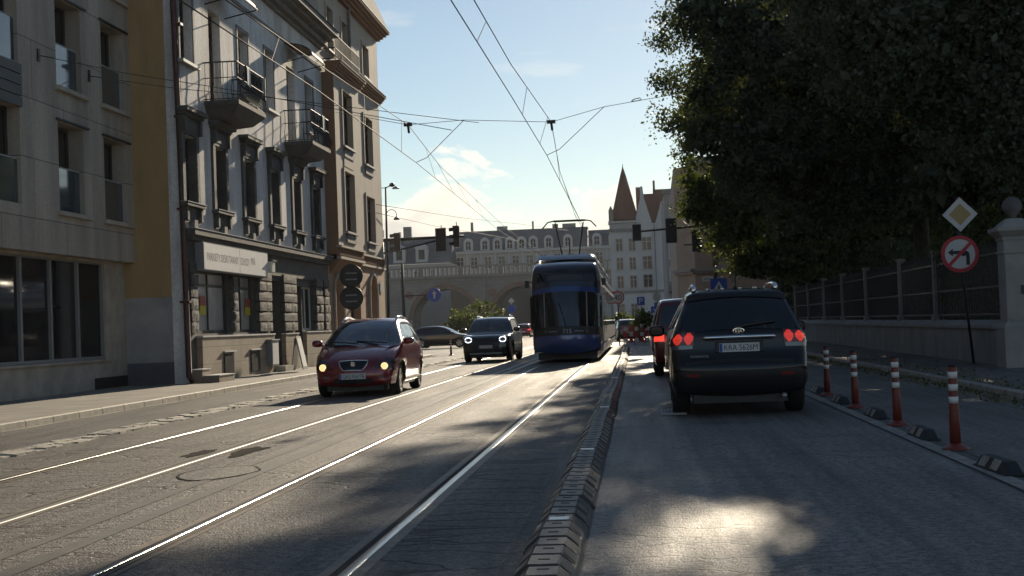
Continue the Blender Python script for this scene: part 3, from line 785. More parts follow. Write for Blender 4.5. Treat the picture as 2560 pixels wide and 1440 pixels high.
for y, lab in ((36.95, 'red and yellow poster on the left whitewashed shop window'), (41.35, 'red and yellow poster on the right whitewashed shop window')):
    m = MB(); ft.box(m, y, y + .5, 2.16, 2.42, -.2, -.19); m.cur = 1; ft.box(m, y, y + .5, 1.92, 2.158, -.2, -.19)
    tag(m.build('poster', [MT['stickred'], MT['stickyel']]), lab, 'poster', 'posters on the shop windows')
t = thing('wall_lantern', 'small square wall lantern beside the long white shop sign', 'lamp', (XT + .1, 42.75, 3.3))
m = MB(); ft.box(m, 42.62, 43.0, 3.24, 3.58, .14, .34); m.build('shade', mat('lantern_glass', (.75, .73, .62), .4, var=.1), t, bevel=.02)
m = MB(); ft.box(m, 42.58, 43.04, 3.585, 3.62, .1, .38); ft.box(m, 42.7, 42.9, 3.3, 3.5, .025, .138); m.build('frame', MT['iron'], t)
t = thing('sandwich_board', 'tall white advertising board leaning beside the brown house door', 'advertising board', (XT + .3, 46, .12))
Mx = Matrix.Translation((XT + .5, 45.8, .12)) @ Matrix.Rotation(-.2, 4, 'Y')
m = MB(); m.box(0, .03, -.32, .32, 0, 1.12, Mx); m.build('frame', MT['frame_grey'], t)
m = MB(); m.box(.032, .036, -.27, .27, .08, 1.05, Mx); m.build('panel', MT['white'], t)
Mx2 = Matrix.Translation((XT + .12, 45.8, .12)) @ Matrix.Rotation(.12, 4, 'Y')
m = MB(); m.box(0, .03, -.3, .3, 0, 1.05, Mx2); m.build('rear_panel', MT['frame_grey'], t)
o = None
m = MB(); m.smooth = True
m.tube([(XT + .02, 35.2, 12.3), (XT - .10, 35.2, 10), (XT - .03, 35.2, 6), (XT + .0, 35.2, 2.4), (XT + .02, 35.2, .3), (XT + .12, 35.2, .16)], .075, 10)
m.smooth = False
for z in (2.2, 4.6, 7.0, 9.4): m.box(XT - .14, XT + .12, 35.1, 35.3, z, z + .06)
m.build('drain_pipe', mat('drain_pipe_paint', (.075, .028, .022), .5, var=.25, vs=3), T)

# ================= salmon corner house with bay
XB = -11.1
B = thing('corner_house', 'salmon and buff four-storey house with a corbelled bay and a top balcony', 'building', (XT, 58, .12))
fb = Facade((XB, 0, 0), (0, 1, 0), (1, 0, 0)); fm = Facade((XT - .003, 0, 0), (0, 1, 0), (1, 0, 0))
b0, b1, e1 = 52.1, 56.85, 64.0
bw = [(53.45, 55.3, 5.2, 7.55), (53.5, 55.3, 8.55, 10.72)]
m = MB(); fb.wall(m, b0, b1, 4.6, 11.2, [(*h, 0, .28) for h in bw]); m.build('bay_wall', MT['pinkgrey'], B)
m = MB(); m.quad((XB, b0 - .002, 4.25), (XT - .4, b0 - .002, 4.25), (XT - .4, b0 - .002, 11.2), (XB, b0 - .002, 11.2)); m.build('shaded_bay_side', MT['pinkdark'], B)  # both bay sides take the dark rust plaster, their shade put into the colour
m = MB(); m.quad((XB, b1, 4.2), (XB, b1, 11.2), (XT, b1, 11.2), (XT, b1, 4.2)); m.build('shaded_bay_side', MT['pinkdark'], B)
mw = [(60.1, 61.98, 5.2, 7.2), (60.1, 61.98, 8.6, 10.72), (60.3, 61.7, 12.5, 13.9), (53.2, 54.3, 12.3, 14.0), (56.0, 57.1, 12.3, 14.0)]
m = MB(); fm.wall(m, Y1, e1, 4.2, 14.75, [(*h, 0, .28) for h in mw]); m.quad((XT, e1, .12), (XT, e1, 15.1), (-24, e1, 15.1), (-24, e1, .12)); m.quad((XT, Y1 + .01, 12), (XT, Y1 + .01, 15.1), (-24, Y1 + .01, 15.1), (-24, Y1 + .01, 12))
m.build('wall', MT['pinkgrey'], B)
gm = [(53.0, 54.6, .2, 3.5, .8, .35), (56.0, 58.2, .2, 3.3, 0, .35), (60.15, 61.85, .2, 3.75, .85, .35)]
m = MB(); fm.wall(m, Y1, e1, .12, 4.2, gm); m.build('ground_floor_wall', MT['pink'], B)
for h in gm: 
    m = MB(); fm.box(m, h[0], h[1], h[2], h[3], -.34, -.3); m.build('door', MT['brown'], B)
for h in gm[0::2]:
    m = MB(); cu = (h[0] + h[1]) / 2; R = (h[1] - h[0]) / 2; K = 12
    ar = [fm.P(h[0] - .06, .2, .03)] + [fm.P(cu - (R + .06) * math.cos(PI * k / K), h[3] - h[4] + (h[4] + .06) * math.sin(PI * k / K), .03) for k in range(K + 1)] + [fm.P(h[1] + .06, .2, .03)]
    m.tube(ar, .075, 6); m.build('arch_moulding', MT['pinkgrey'], B)
for fr, hs in ((fb, bw), (fm, mw)):
    for h in hs:
        o = fr.window(B, *h, -.22, MT['frame_brown'], 3 if h[1] - h[0] > 1.6 else 2, (h[3] - .55,), .08)
        m = MB()
        fr.box(m, h[0] - .14, h[0] - .005, h[2] + .02, h[3] + .14, .0, .05); fr.box(m, h[1] + .005, h[1] + .14, h[2] + .02, h[3] + .14, 0, .05); fr.box(m, h[0] - .005, h[1] + .005, h[3] + .005, h[3] + .14, 0, .05)
        m.build('window_surround', MT['pinkgrey'], B)
        m = MB(); fr.box(m, h[0] - .18, h[1] + .18, h[2] - .08, h[2] - .002, .0, .14); m.build('sill', MT['zinc'], B)
        if h[2] < 9:
            m = MB(); fr.box(m, h[0] + .02, h[1] - .02, h[2] - .42, h[2] - .14, .0, .06); m.build('apron', MT['stone_trim'], B)
    if fr is fb:
        m = MB(); fr.box(m, 53.5, 55.3, 7.75, 8.35, .0, .03); m.build('spandrel', MT['pinkgrey'], B)
# bay foot: dark fluted band on corbels
def band(fr, a, b, w):
    m = MB(); fr.box(m, a, b, 4.18, 4.52, -.1, w - .06); n = int((b - a) / .16)
    for i in range(n): fr.box(m, a + .05 + i * (b - a) / n, a + .11 + i * (b - a) / n, 4.24, 4.5, w - .06, w - .02)
    m.build('fluted_band', MT['pinkdark'], B)
    m = MB(); fr.box(m, a - .03, b + .03, 4.52, 4.60, -.1, w + .06); fr.box(m, a, b, 4.08, 4.18, -.1, w + .02); m.build('band_moulding', MT['pinkgrey'], B)
band(fb, b0, b1, .05); band(fm, b1 + .05, e1, .08)
m = MB(); m.add([(XB, b0 + .05, 4.08), (XB, b1 - .05, 4.08), (XT, b1 - .3, 3.55), (XT, b0 + .3, 3.55), (XT, b0 + .05, 4.08), (XT, b1 - .05, 4.08)], [(0, 1, 2, 3), (0, 3, 4), (1, 5, 2)]); m.build('corbel', MT['pinkdark'], B)
for (fr, a, b, v, p) in ((fb, b0 - .05, b1 + .05, 11.2, .32), (fm, b1 + .06, e1 + .12, 11.75, .34), (fm, Y1 + .02, e1 + .15, 14.75, .6)):
    m = MB()
    for k in range(4): fr.box(m, a - .02 * k, b + .04 * k, v + .1 * k, v + .1 * k + .1, -.3, p * (.3 + .7 * k / 3))
    m.build('cornice', MT['pinkdark'], B)
    m = MB(); fr.box(m, a, b + .05, v + .402, v + .42, -.2, p + .03); m.build('cornice_flashing', MT['zinc'], B)
m = MB()
for u in np.arange(b0 + .05, b1 + .01, .14): m.bar(fb.P(u, 11.62, .1), fb.P(u, 12.6, .1), .02)
for z in (11.7, 12.1, 12.62): m.bar(fb.P(b0, z, .1), fb.P(b1, z, .1), .035); m.bar(fb.P(b0, z, .1), fb.P(b0, z, -.4), .035)
for u in np.arange(b0 + .3, b1 - .2, .55): m.tube([fb.P(u + .16 * math.cos(q), 11.9 + .16 * math.sin(q), .1) for q in np.linspace(0, 2 * PI, 11)], .012, 4)
m.build('balcony_railing', MT['iron'], B)
m = MB(); m.add([(XT + .58, Y1, 15.2), (XT + .58, e1 + .2, 15.2), (XT - .6, e1 - .6, 18.2), (XT - .6, Y1, 18.2), (-22, e1 - .6, 18.4), (-22, Y1, 18.4), (-22, e1 + .2, 15.2)], [(0, 1, 2, 3), (3, 2, 4, 5), (1, 6, 4, 2)]); m.build('roof', MT['slate'], B)
fd = Facade((XT + .05, 0, 0), (0, 1, 0), (1, 0, 0))
for y in (55.0, 60.6):
    m = MB(); fd.wall(m, y - .75, y + .75, 15.9, 17.6, [(y - .45, y + .45, 16.2, 17.3, 0, .15)]); m.quad(fd.P(y - .75, 15.9), fd.P(y - .75, 17.6), fd.P(y - .75, 17.6, -1), fd.P(y - .75, 15.9, -1)); m.quad(fd.P(y + .75, 15.9), fd.P(y + .75, 17.6), fd.P(y + .75, 17.6, -1), fd.P(y + .75, 15.9, -1)); fd.box(m, y - .85, y + .85, 17.6, 17.75, -1, .12)
    o = m.build('dormer', MT['stone_trim'], B); fd.window(o, y - .45, y + .45, 16.2, 17.3, -.1, MT['frame_dark'], 2, (), .06, pane=False)
m = MB(); m.smooth = True; m.tube([(XT + .5, 57.2, 15.4), (XT + .16, 57.2, 14.9), (XT + .1, 57.2, 14.6), (XT + .1, 57.2, 4.6)], .07, 8); m.build('drain_pipe', MT['stone_trim'], B)
m = MB(); fm.box(m, 62.55, 63.3, 3.05, 3.55, .04, .05); tag(m.build('wall_plate', MT['signwhite']), 'small white plate on the salmon wall right of the arched door', 'plate')
# ------------------------------------------------------------------ vehicles: one body surface from a side outline and a width profile
def catmull(pts, n):
    p = np.array(pts, float); d = np.r_[0, np.cumsum(np.sqrt(np.linalg.norm(np.diff(p, axis=0), axis=1)))]
    m = np.zeros_like(p)
    m[1:-1] = (p[2:] - p[:-2]) / (d[2:] - d[:-2])[:, None]; m[0] = (p[1] - p[0]) / (d[1] - d[0]); m[-1] = (p[-1] - p[-2]) / (d[-1] - d[-2])
    out = []
    for k in range(len(p) - 1):
        h = d[k + 1] - d[k]; L = np.linalg.norm(p[k + 1] - p[k]); c = max(2, int(round(n * L)))
        for t in np.linspace(0, 1, c, endpoint=False):
            out.append((2 * t**3 - 3 * t**2 + 1) * p[k] + (t**3 - 2 * t**2 + t) * h * m[k] + (-2 * t**3 + 3 * t**2) * p[k + 1] + (t**3 - t**2) * h * m[k + 1])
    out.append(p[-1]); return np.array(out)
class Car:
    def __init__(s, name, label, cat, up, zw, loc, rz, paint, sill=.3, wheels=(1.3, -1.3, .33), r=.07, bulge=.09, bulge_top=.03, taper=(.14, .10), n=14, group=None, arch=.06, tyre_w=.21, track=None, rim=None, under=True):
        s.root = thing(name, label, cat, loc, rz, group)
        s.zw = np.array(zw); s.P = catmull(up, n); s.r = r; s.taper = taper; s.sill = sill; s.wh = wheels; s.arch = arch
        s.ymin = s.P[:, 0].min(); s.ymax = s.P[:, 0].max()
        t = np.gradient(s.P, axis=0); t /= np.linalg.norm(t, axis=1)[:, None] + 1e-9
        s.N = np.stack([-t[:, 1], t[:, 0]], 1)       # rear-bottom -> over the roof -> front-bottom : outward normal
        if s.N[len(s.N) // 2][1] < 0: s.N = -s.N
        vert = np.abs(s.N[:, 0]) ** 2
        s.bul = bulge * vert + bulge_top * (1 - vert)
        s.E = s.P - s.N * (r + s.bul)[:, None]
        s.hw = np.array([s.half(y, z) for y, z in s.E])
        s.paint = paint
        s.body()
        if wheels: s.wheels_(rim or MT['alloy'], tyre_w)
        if under and wheels:
            m = MB(); w = s.half(0, sill) - .05
            m.box(-w + .22, w - .22, s.ymin + .25, s.ymax - .25, sill - .12, sill + .42); m.box(-w, w, wheels[1] + wheels[2] + .1, wheels[0] - wheels[2] - .1, sill - .06, sill + .3)
            m.build('underbody', MT['black'], s.root, world=False)
    def half(s, y, z):
        w = np.interp(z, s.zw[:, 0], s.zw[:, 1]); L = s.ymax - s.ymin; u = (y - s.ymin) / L
        f = 1
        if u > .68: f -= s.taper[0] * ((u - .68) / .32) ** 2.2
        if u < .32: f -= s.taper[1] * ((.32 - u) / .32) ** 2.2
        return w * f
    def top_pt(s, i, sx, off=0.0):
        """point on the lengthwise sheet: sample i (float), lateral fraction sx"""
        i0 = int(max(0, min(len(s.P) - 2, math.floor(i)))); f = i - i0
        P = s.P[i0] * (1 - f) + s.P[i0 + 1] * f; N = s.N[i0] * (1 - f) + s.N[i0 + 1] * f; hw = s.hw[i0] * (1 - f) + s.hw[i0 + 1] * f; b = s.bul[i0] * (1 - f) + s.bul[i0 + 1] * f
        x = sx * hw; ins = b * sx * sx
        dd = s.r - (hw - abs(x)); xx = x
        if dd > 0:
            ins += s.r - math.sqrt(max(0, s.r**2 - dd**2))
            k = math.copysign(dd / s.r, x)
        q = P - N * ins
        ex = off * (math.copysign(max(0, dd) / s.r, x)) if dd > 0 else 0
        en = off * (math.sqrt(max(0, 1 - (max(0, dd) / s.r) ** 2)))
        q = q + N * en
        return Vector((x + ex, q[0], q[1]))
    def body(s):
        m = MB(); m.smooth = True
        S = [-1, -.995, -.985, -.97, -.95, -.92, -.86, -.7, -.5, -.25, 0, .25, .5, .7, .86, .92, .95, .97, .985, .995, 1]
        m.grid([[s.top_pt(i, x) for x in S] for i in range(len(s.P))])
        # side panels
        E = s.E; ya, yb = E[:, 0].min() + 1e-4, E[:, 0].max() - 1e-4
        ys = set(np.linspace(ya, yb, 70))
        if s.wh:
            for yw in s.wh[:2]:
                R = s.wh[2] + s.arch
                ys |= {yw + R * math.cos(q) for q in np.linspace(0, PI, 22)}
        ys = sorted(y for y in ys if ya <= y <= yb)
        s.cols = []
        for y in ys:
            cr = []
            for k in range(len(E) - 1):
                a, b = E[k], E[k + 1]
                if (a[0] - y) * (b[0] - y) <= 0 and a[0] != b[0]: cr.append(a[1] + (b[1] - a[1]) * (y - a[0]) / (b[0] - a[0]))
            if not cr: continue
            zt = max(cr); zl = max(s.sill, min(cr)) if len(cr) > 1 and min(cr) > s.sill else s.sill
            if len(cr) > 1: zl = max(s.sill, min(cr)) if abs(max(cr) - min(cr)) > .02 else s.sill
            if len(cr) == 1: zl = s.sill
            if s.wh:
                for yw in s.wh[:2]:
                    R = s.wh[2] + s.arch; d = R * R - (y - yw) ** 2
                    if d > 0: zl = max(zl, s.wh[2] + math.sqrt(d))
            s.cols.append((y, min(zl, zt), zt))
        for sg in (1, -1):
            m.grid([[Vector((sg * s.half(y, a + (b - a) * k / 18), y, a + (b - a) * k / 18)) for k in range(19)] for (y, a, b) in s.cols])
        m.build('body', s.paint, s.root, world=False)
    def wheels_(s, rim, tw):
        yf, yr, R = s.wh
        pr = None
        for yw in (yf, yr):
            for sg in (-1, 1):
                x1 = s.half(yw, R) - .012; x0 = x1 - tw
                if pr is None:
                    t = thing('wheel', None, None); w0 = t
                    m = MB(); m.smooth = True
                    m.lathe([(R * .62, 0), (R * .9, -.005), (R * .97, .02), (R, .05), (R, tw - .05), (R * .97, tw - .02), (R * .88, tw), (R * .66, tw - .006), (R * .64, tw - .03)], n=36, axis='x'); ty = m.build('tyre', MT['rubber'], t, world=False)
                    m = MB(); m.lathe([(R * .655, tw - .02), (R * .60, tw - .025), (R * .58, tw - .06), (R * .3, tw - .08)], n=28, axis='x'); m.build('rim_dish', MT['black'], t, world=False)
                    m = MB(); m.smooth = True
                    m.lathe([(R * .66, tw - .022), (R * .64, tw - .008), (R * .59, tw - .02)], n=36, axis='x'); m.smooth = False
                    for k in range(5):
                        q = 2 * PI * k / 5 + .3
                        for dq in (-.13, .13):
                            a = Vector((tw - .03, .06 * R * math.cos(q), .06 * R * math.sin(q))); b = Vector((tw - .016, R * .62 * math.cos(q + dq), R * .62 * math.sin(q + dq)))
                            m.bar(a, b, .035, .02, up=(1, 0, 0))
                    m.lathe([(R * .17, tw - .05), (R * .16, tw - .016), (0, tw - .012)], n=14, axis='x')
                    m.build('rim', rim, t, world=False)
                    t.parent = s.root; pr = t; t.location = (x0, yw, R)
                    if sg < 0: t.rotation_euler = (0, 0, PI); t.location = (-x0, yw, R)
                else:
                    c = copy_tree(pr, s.root); c.location = (sg * x0, yw, R); c.rotation_euler = (random.uniform(0, 2), 0, 0 if sg > 0 else PI)
    def idx(s, y, z): return int(np.argmin((s.P[:, 0] - y) ** 2 + (s.P[:, 1] - z) ** 2))
    def top_patch(s, name, mt, a, b, sa, sb=None, off=.005, parent=None, nx=16, smooth=True, edge=True):
        """patch from outline point a=(y,z) to b, lateral span sa=(s0,s1) at a and sb at b"""
        i0, i1 = s.idx(*a), s.idx(*b); sb = sb or sa; n = max(3, abs(i1 - i0) + 1)
        m = MB(); m.smooth = smooth
        P = []
        for k in range(n):
            f = k / (n - 1); l0 = sa[0] + (sb[0] - sa[0]) * f; l1 = sa[1] + (sb[1] - sa[1]) * f
            P.append([s.top_pt(i0 + (i1 - i0) * f, l0 + (l1 - l0) * j / nx, off) for j in range(nx + 1)])
        m.grid(P); return m.build(name, mt, parent or s.root, world=False)
    def side_patch(s, name, mt, poly, off=.004, sides=(-1, 1), parent=None, nz=6, thick=0):
        ys = sorted(set([p[0] for p in poly]) | set(np.linspace(min(p[0] for p in poly), max(p[0] for p in poly), 24)))
        out = []
        for sg in sides:
            m = MB(); m.smooth = True; P = []
            for y in ys:
                cr = []
                for k in range(len(poly)):
                    a, b = poly[k], poly[(k + 1) % len(poly)]
                    if min(a[0], b[0]) - 1e-9 <= y <= max(a[0], b[0]) + 1e-9:
                        if abs(a[0] - b[0]) < 1e-9: cr += [a[1], b[1]]
                        else: cr.append(a[1] + (b[1] - a[1]) * (y - a[0]) / (b[0] - a[0]))
                z0, z1 = min(cr), max(cr)
                P.append([Vector((sg * (s.half(y, z0 + (z1 - z0) * k / nz) + off), y, z0 + (z1 - z0) * k / nz)) for k in range(nz + 1)])
            m.grid(P); out.append(m.build(name, mt, parent or s.root, world=False))
        return out
    def mirror(s, y, z, sides=(-1, 1), mt=None, w=.2, h=.13, reach=.20):
        for sg in sides:
            x = sg * (s.half(y, z) - .01); m = MB(); m.smooth = True
            c = Vector((x + sg * reach, y, z + .05)); K = 10; rows = []
            for (dy, k) in ((.10, .25), (.085, .7), (.04, .95), (-.02, 1), (-.06, .96), (-.065, .8)):
                rows.append([c + Vector((sg * w * .5 * k * math.copysign(abs(math.cos(q)) ** .7, math.cos(q)), dy, h * .5 * k * math.copysign(abs(math.sin(q)) ** .7, math.sin(q)))) for q in np.linspace(0, 2 * PI, 15)[:-1]])
            m.grid(rows, True); m.add(rows[0], [tuple(range(14))]); m.smooth = False
            m.bar((x - sg * .03, y, z), (x + sg * reach * .7, y, z + .02), .05, .04)
            o = m.build('mirror', mt or s.paint, s.root, world=False)
            g = MB(); g.add([p * .92 + (c + Vector((0, -.068, 0))) * .08 if False else c + (p - c) * .9 + Vector((0, -.003, 0)) for p in rows[-1]], [tuple(range(14))])
            g.build('mirror_glass', MT['carglass'], o, world=False)
    def number_plate(s, txt, c, U, V, Nn, w=.52, h=.114, blue=True):
        U, V, Nn = Vector(U), Vector(V), Vector(Nn); c = Vector(c); m = MB()
        m.prism([(-w / 2, -h / 2), (w / 2, -h / 2), (w / 2, h / 2), (-w / 2, h / 2)], c, U, V, Nn, .008); o = m.build('number_plate', MT['plate'], s.root, world=False)
        if blue:
            m = MB(); m.prism([(-w / 2 + .004, -h / 2 + .004), (-w / 2 + .042, -h / 2 + .004), (-w / 2 + .042, h / 2 - .004), (-w / 2 + .004, h / 2 - .004)], c + Nn * .0085, U, V, Nn, .001); m.build('country_band', MT['signblue'], o, world=False)
        if txt:
            m = MB(); add_text(m, txt, c + U * .02 + Nn * .011, U, V, .075, .43); m.build('lettering', MT['signblack'], o, world=False)

# ---- dark SUV ahead, rear view
kia_up = [(-2.16, .27), (-2.26, .36), (-2.33, .52), (-2.335, .66), (-2.28, .76), (-2.235, .86), (-2.22, 1.0), (-2.20, 1.10), (-2.13, 1.2), (-1.86, 1.56), (-1.80, 1.625), (-1.6, 1.665), (-.8, 1.705), (-.1, 1.70), (.45, 1.61), (.8, 1.4), (1.25, 1.1), (1.8, 1.02), (2.15, .88), (2.3, .66), (2.31, .5), (2.25, .28)]
kia_zw = [(.2, .84), (.35, .90), (.5, .945), (.75, .95), (.95, .94), (1.06, .915), (1.15, .875), (1.35, .775), (1.56, .665), (1.66, .60), (1.72, .55)]
kia = Car('dark_suv', 'dark blue-black SUV with lit red tail lamps directly ahead in the right lane', 'car', kia_up, kia_zw, (1.34, 20.68, .004), -.012, mat('midnight_paint', (.006, .006, .0075), .32, 0, var=.05, coat=.4, spec=.3), sill=.3, wheels=(1.38, -1.32, .36), r=.11, bulge=.13, taper=(.16, .115), n=18, tyre_w=.235)
kia.top_patch('rear_window', MT['carglass'], (-2.155, 1.165), (-1.875, 1.545), (-.86, .86), (-.90, .90))
kia.top_patch('spoiler', MT['black'], (-1.855, 1.565), (-1.72, 1.645), (-.93, .93), (-.95, .95), off=.018)
for sg in (-1, 1):
    o = kia.top_patch('tail_lamp', MT['taillens'], (-2.222, .935), (-2.17, 1.165), tuple(sorted((sg * .66, sg * .997))), off=.012, nx=12)
    # two clusters of small diodes in the lamp
    i0 = kia.idx(-2.22, .96); i1 = kia.idx(-2.185, 1.15)
    for (sc_, sw) in ((.745, .066), (.905, .060)):
        m = MB()
        for a in range(11):
            for b in range(11):
                if (a + b) % 2: continue
                da, db = (a - 5) / 5.3, (b - 5) / 5.3
                if da * da + db * db > 1: continue
                p = kia.top_pt(i0 + (i1 - i0) * (.50 + .44 * da), sg * (sc_ + sw * db), .016); q = kia.top_pt(i0 + (i1 - i0) * (.50 + .44 * da) + .3, sg * (sc_ + sw * db), .016)
                e = .0062; u = Vector((1, 0, 0)); v = (q - p).normalized()
                m.add([p - u * e, p - v * e * 1.1, p + u * e, p + v * e * 1.1], [(0, 1, 2, 3)])
        m.build('diode_cluster', MT['stoplit'], o, world=False)
    o2 = kia.top_patch('reverse_lamp', MT['clearlens'], (-2.227, .90), (-2.224, .93), tuple(sorted((sg * .68, sg * .985))), off=.012, nx=10)
    kia.top_patch('rear_reflector', mat('dull_reflector%d' % sg, (.16, .012, .012), .3, var=0), (-2.333, .515), (-2.335, .575), tuple(sorted((sg * .60, sg * .80))), off=.008, nx=6)
kia.top_patch('rear_bumper', mat('bumper_plastic', (.006, .006, .008), .5, var=.2, vs=5), (-2.19, .29), (-2.335, .60), (-.99, .99), off=.006, nx=24)
kia.top_patch('tailgate_gap', MT['signblack'], (-2.30, .725), (-2.295, .745), (-.80, .80), off=.004, nx=20)
kia.side_patch('side_window', MT['carglass'], [(-1.95, 1.2), (-1.55, 1.17), (.78, 1.12), (.35, 1.5), (-.1, 1.585), (-1.2, 1.575), (-1.6, 1.5)], off=.005)
kia.side_patch('door_handle', MT['chrome'], [(-.95, .985), (-.75, .985), (-.75, 1.01), (-.95, 1.01)], off=.03); kia.side_patch('sill_trim', MT['black'], [(-.9, .31), (.95, .31), (.95, .44), (-.9, .44)], off=.006)
kia.mirror(.72, 1.08, w=.24, h=.17, reach=.16)
m = MB(); yb = -2.255
m.smooth = True
m.tube([(-.47, yb - .012, 1.035), (-.44, yb - .03, 1.04), (0, yb - .045, 1.043), (.44, yb - .03, 1.04), (.47, yb - .012, 1.035)], [.012, .022, .024, .022, .012], 8); m.build('chrome_strip', MT['chrome'], kia.root, world=False)
m = MB(); m.lathe([(.075, 0), (.075, .012), (0, .014)], n=22, axis='y', M=Matrix.Translation((0, -2.222, 1.118)) @ Matrix.Diagonal((1, -1, .52, 1))); o = m.build('emblem', MT['chrome'], kia.root, world=False)
m = MB(); m.lathe([(.066, 0), (.066, .012), (0, .0145)], n=22, axis='y', M=Matrix.Translation((0, -2.2235, 1.118)) @ Matrix.Diagonal((1, -1, .52, 1))); m.build('emblem_ground', MT['signblack'], o, world=False)
m = MB(); add_text(m, 'KIA', (0, -2.2395, 1.118), (1, 0, 0), (0, 0, 1), .042, .09); m.build('lettering', MT['chrome'], o, world=False)
m = MB(); add_text(m, 'SORENTO', (-.52, -2.252, .80), (1, 0, 0), (0, 0, 1), .028, .23); m.build('model_lettering', MT['steel'], kia.root, world=False)
m = MB(); m.box(-.31, .31, -2.243, -2.20, .84, .985); m.build('plate_recess', MT['black'], kia.root, world=False, bevel=.01)
kia.number_plate('KRA 5626M', (0, -2.246, .905), (1, 0, 0), (0, 0, 1), (0, -1, 0))
for sg in (-1, 1):
    m = MB(); m.smooth = True
    m.tube([(sg * .545, -1.62, 1.655), (sg * .545, -1.58, 1.715), (sg * .545, -1.2, 1.745), (sg * .55, -.2, 1.76), (sg * .55, .25, 1.72), (sg * .55, .32, 1.66)], [.03, .034, .026, .026, .026, .02], 8); m.build('roof_rail', MT['chrome'], kia.root, world=False)
for x in (-.33, -.12, .12, .33):
    m = MB(); m.smooth = True; m.tube([(x, -1.66, 1.655), (x, -1.2, 1.694), (x, -.5, 1.711)], .012, 6); m.build('roof_rib', kia.paint, kia.root, world=False)
m = MB(); m.tube([(.02, -1.5, 1.66), (.02, -1.53, 1.70)], .03, 8); m.tube([(.02, -1.53, 1.68), (.02, -1.72, 1.90)], .007, 6); m.build('aerial', MT['black'], kia.root, world=False)
m = MB(); m.bar((-.05, -2.19, 1.17), (.48, -2.10, 1.235), .022, .016); m.build('wiper', MT['black'], kia.root, world=False)
m = MB(); m.smooth = True; m.tube([(.55, -2.1, .27), (.55, -2.3, .26)], .035, 10); m.build('exhaust', MT['steel'], kia.root, world=False)

# ---- red hatchback, oncoming
sup = [(-2.0, .28), (-2.14, .36), (-2.2, .55), (-2.17, .78), (-2.1, 1.0), (-1.86, 1.33), (-1.66, 1.5), (-1.2, 1.565), (-.4, 1.575), (.1, 1.535), (.6, 1.36), (1.15, 1.07), (1.32, 1.0), (1.65, .92), (1.95, .80), (2.12, .69), (2.2, .58), (2.235, .42), (2.2, .27), (2.1, .2)]
szw = [(.15, .80), (.3, .86), (.5, .885), (.75, .89), (.92, .87), (1.0, .845), (1.2, .745), (1.42, .62), (1.52, .56), (1.58, .52)]
seat = Car('red_hatchback', 'dark red hatchback with glowing headlamps oncoming on the left', 'car', sup, szw, (-5.66, 29.5, .004), PI + .015, carpaint('ruby_paint', (.19, .008, .016)), sill=.24, wheels=(1.36, -1.24, .318), r=.12, bulge=.17, bulge_top=.04, taper=(.20, .1), n=18)
MT['windscreen'] = mat('windscreen_glass', (.03, .034, .036), .04, 0, var=0, spec=.5, ior=2.0)
seat.top_patch('windscreen', MT['windscreen'], (1.25, 1.03), (.22, 1.505), (-.90, .90), (-.87, .87))
seat.side_patch('side_window', MT['carglass'], [(1.05, 1.02), (.35, 1.36), (-.15, 1.46), (-.9, 1.47), (-1.45, 1.38), (-1.75, 1.2), (-1.55, 1.06), (-.2, 1.0)], off=.005)
seat.side_patch('door_pillar', seat.paint, [(-.14, 1.01), (-.05, 1.01), (-.10, 1.46), (-.19, 1.46)], off=.008)
seat.side_patch('sill_strip', MT['steel'], [(-.85, .26), (.95, .26), (.95, .32), (-.85, .32)], off=.01)
seat.side_patch('door_handle', seat.paint, [(.12, .86), (.32, .86), (.32, .89), (.12, .89)], off=.03)
for sg in (-1, 1):
    o = seat.top_patch('headlamp', mat('headlamp_housing%d' % sg, (.02, .012, .012), .08, var=0, coat=1), (2.18, .60), (1.93, .815), tuple(sorted((sg * .55, sg * .985))), tuple(sorted((sg * .80, sg * .998))), off=.006, nx=10)
    c = seat.top_pt(seat.idx(2.165, .645), sg * .80, .012)
    m = MB(); m.smooth = True; m.lathe([(.07, -.03), (.07, .012), (.05, .024), (0, .028)], n=18, axis='y', M=Matrix.Translation(c)); m.build('bulb_lens', MT['headlit'], o, world=False)
    m = MB(); m.tube([seat.top_pt(seat.idx(2.0, .775), sg * .60, .0), seat.top_pt(seat.idx(1.5, .955), sg * .72, .012), seat.top_pt(seat.idx(1.22, 1.04), sg * .90, 0)], [.008, .022, .012], 6); m.build('bonnet_crease', seat.paint, seat.root, world=False)
    seat.top_patch('fog_lamp', MT['clearlens'], (2.225, .355), (2.23, .415), tuple(sorted((sg * .62, sg * .78))), off=.008, nx=4)
    m = MB(); m.smooth = True; m.tube([(sg * .545, -1.5, 1.47), (sg * .56, -1.35, 1.545), (sg * .56, -.6, 1.60), (sg * .565, .0, 1.575), (sg * .575, .18, 1.50)], .022, 8); m.build('roof_rail', MT['chrome'], seat.root, world=False)
# trapezoid grille with chrome rim and emblem
i0 = seat.idx(2.215, .51); i1 = seat.idx(2.10, .705)
def gp(f, sx, off): return seat.top_pt(i0 + (i1 - i0) * f, sx, off)
m = MB(); P = []
for k in range(7):
    f = k / 6; w = .24 + .13 * math.sin(f * PI * .62); P.append([gp(f, -w + 2 * w * j / 10, .008) for j in range(11)])
m.grid(P); gr = m.build('grille', MT['black'], seat.root, world=False)
m = MB(); m.smooth = True
loop = [P[0][j] for j in range(11)] + [P[k][10] for k in range(1, 7)] + [P[6][j] for j in range(9, -1, -1)] + [P[k][0] for k in range(5, -1, -1)]
m.tube(loop, .012, 6); m.build('grille_rim', MT['chrome'], gr, world=False)
c = gp(.52, 0, .016)
m = MB(); m.lathe([(.05, 0), (.05, .012), (0, .014)], n=18, axis='y', M=Matrix.Translation(c)); o = m.build('emblem', MT['frame_dark'], gr, world=False)
m = MB()
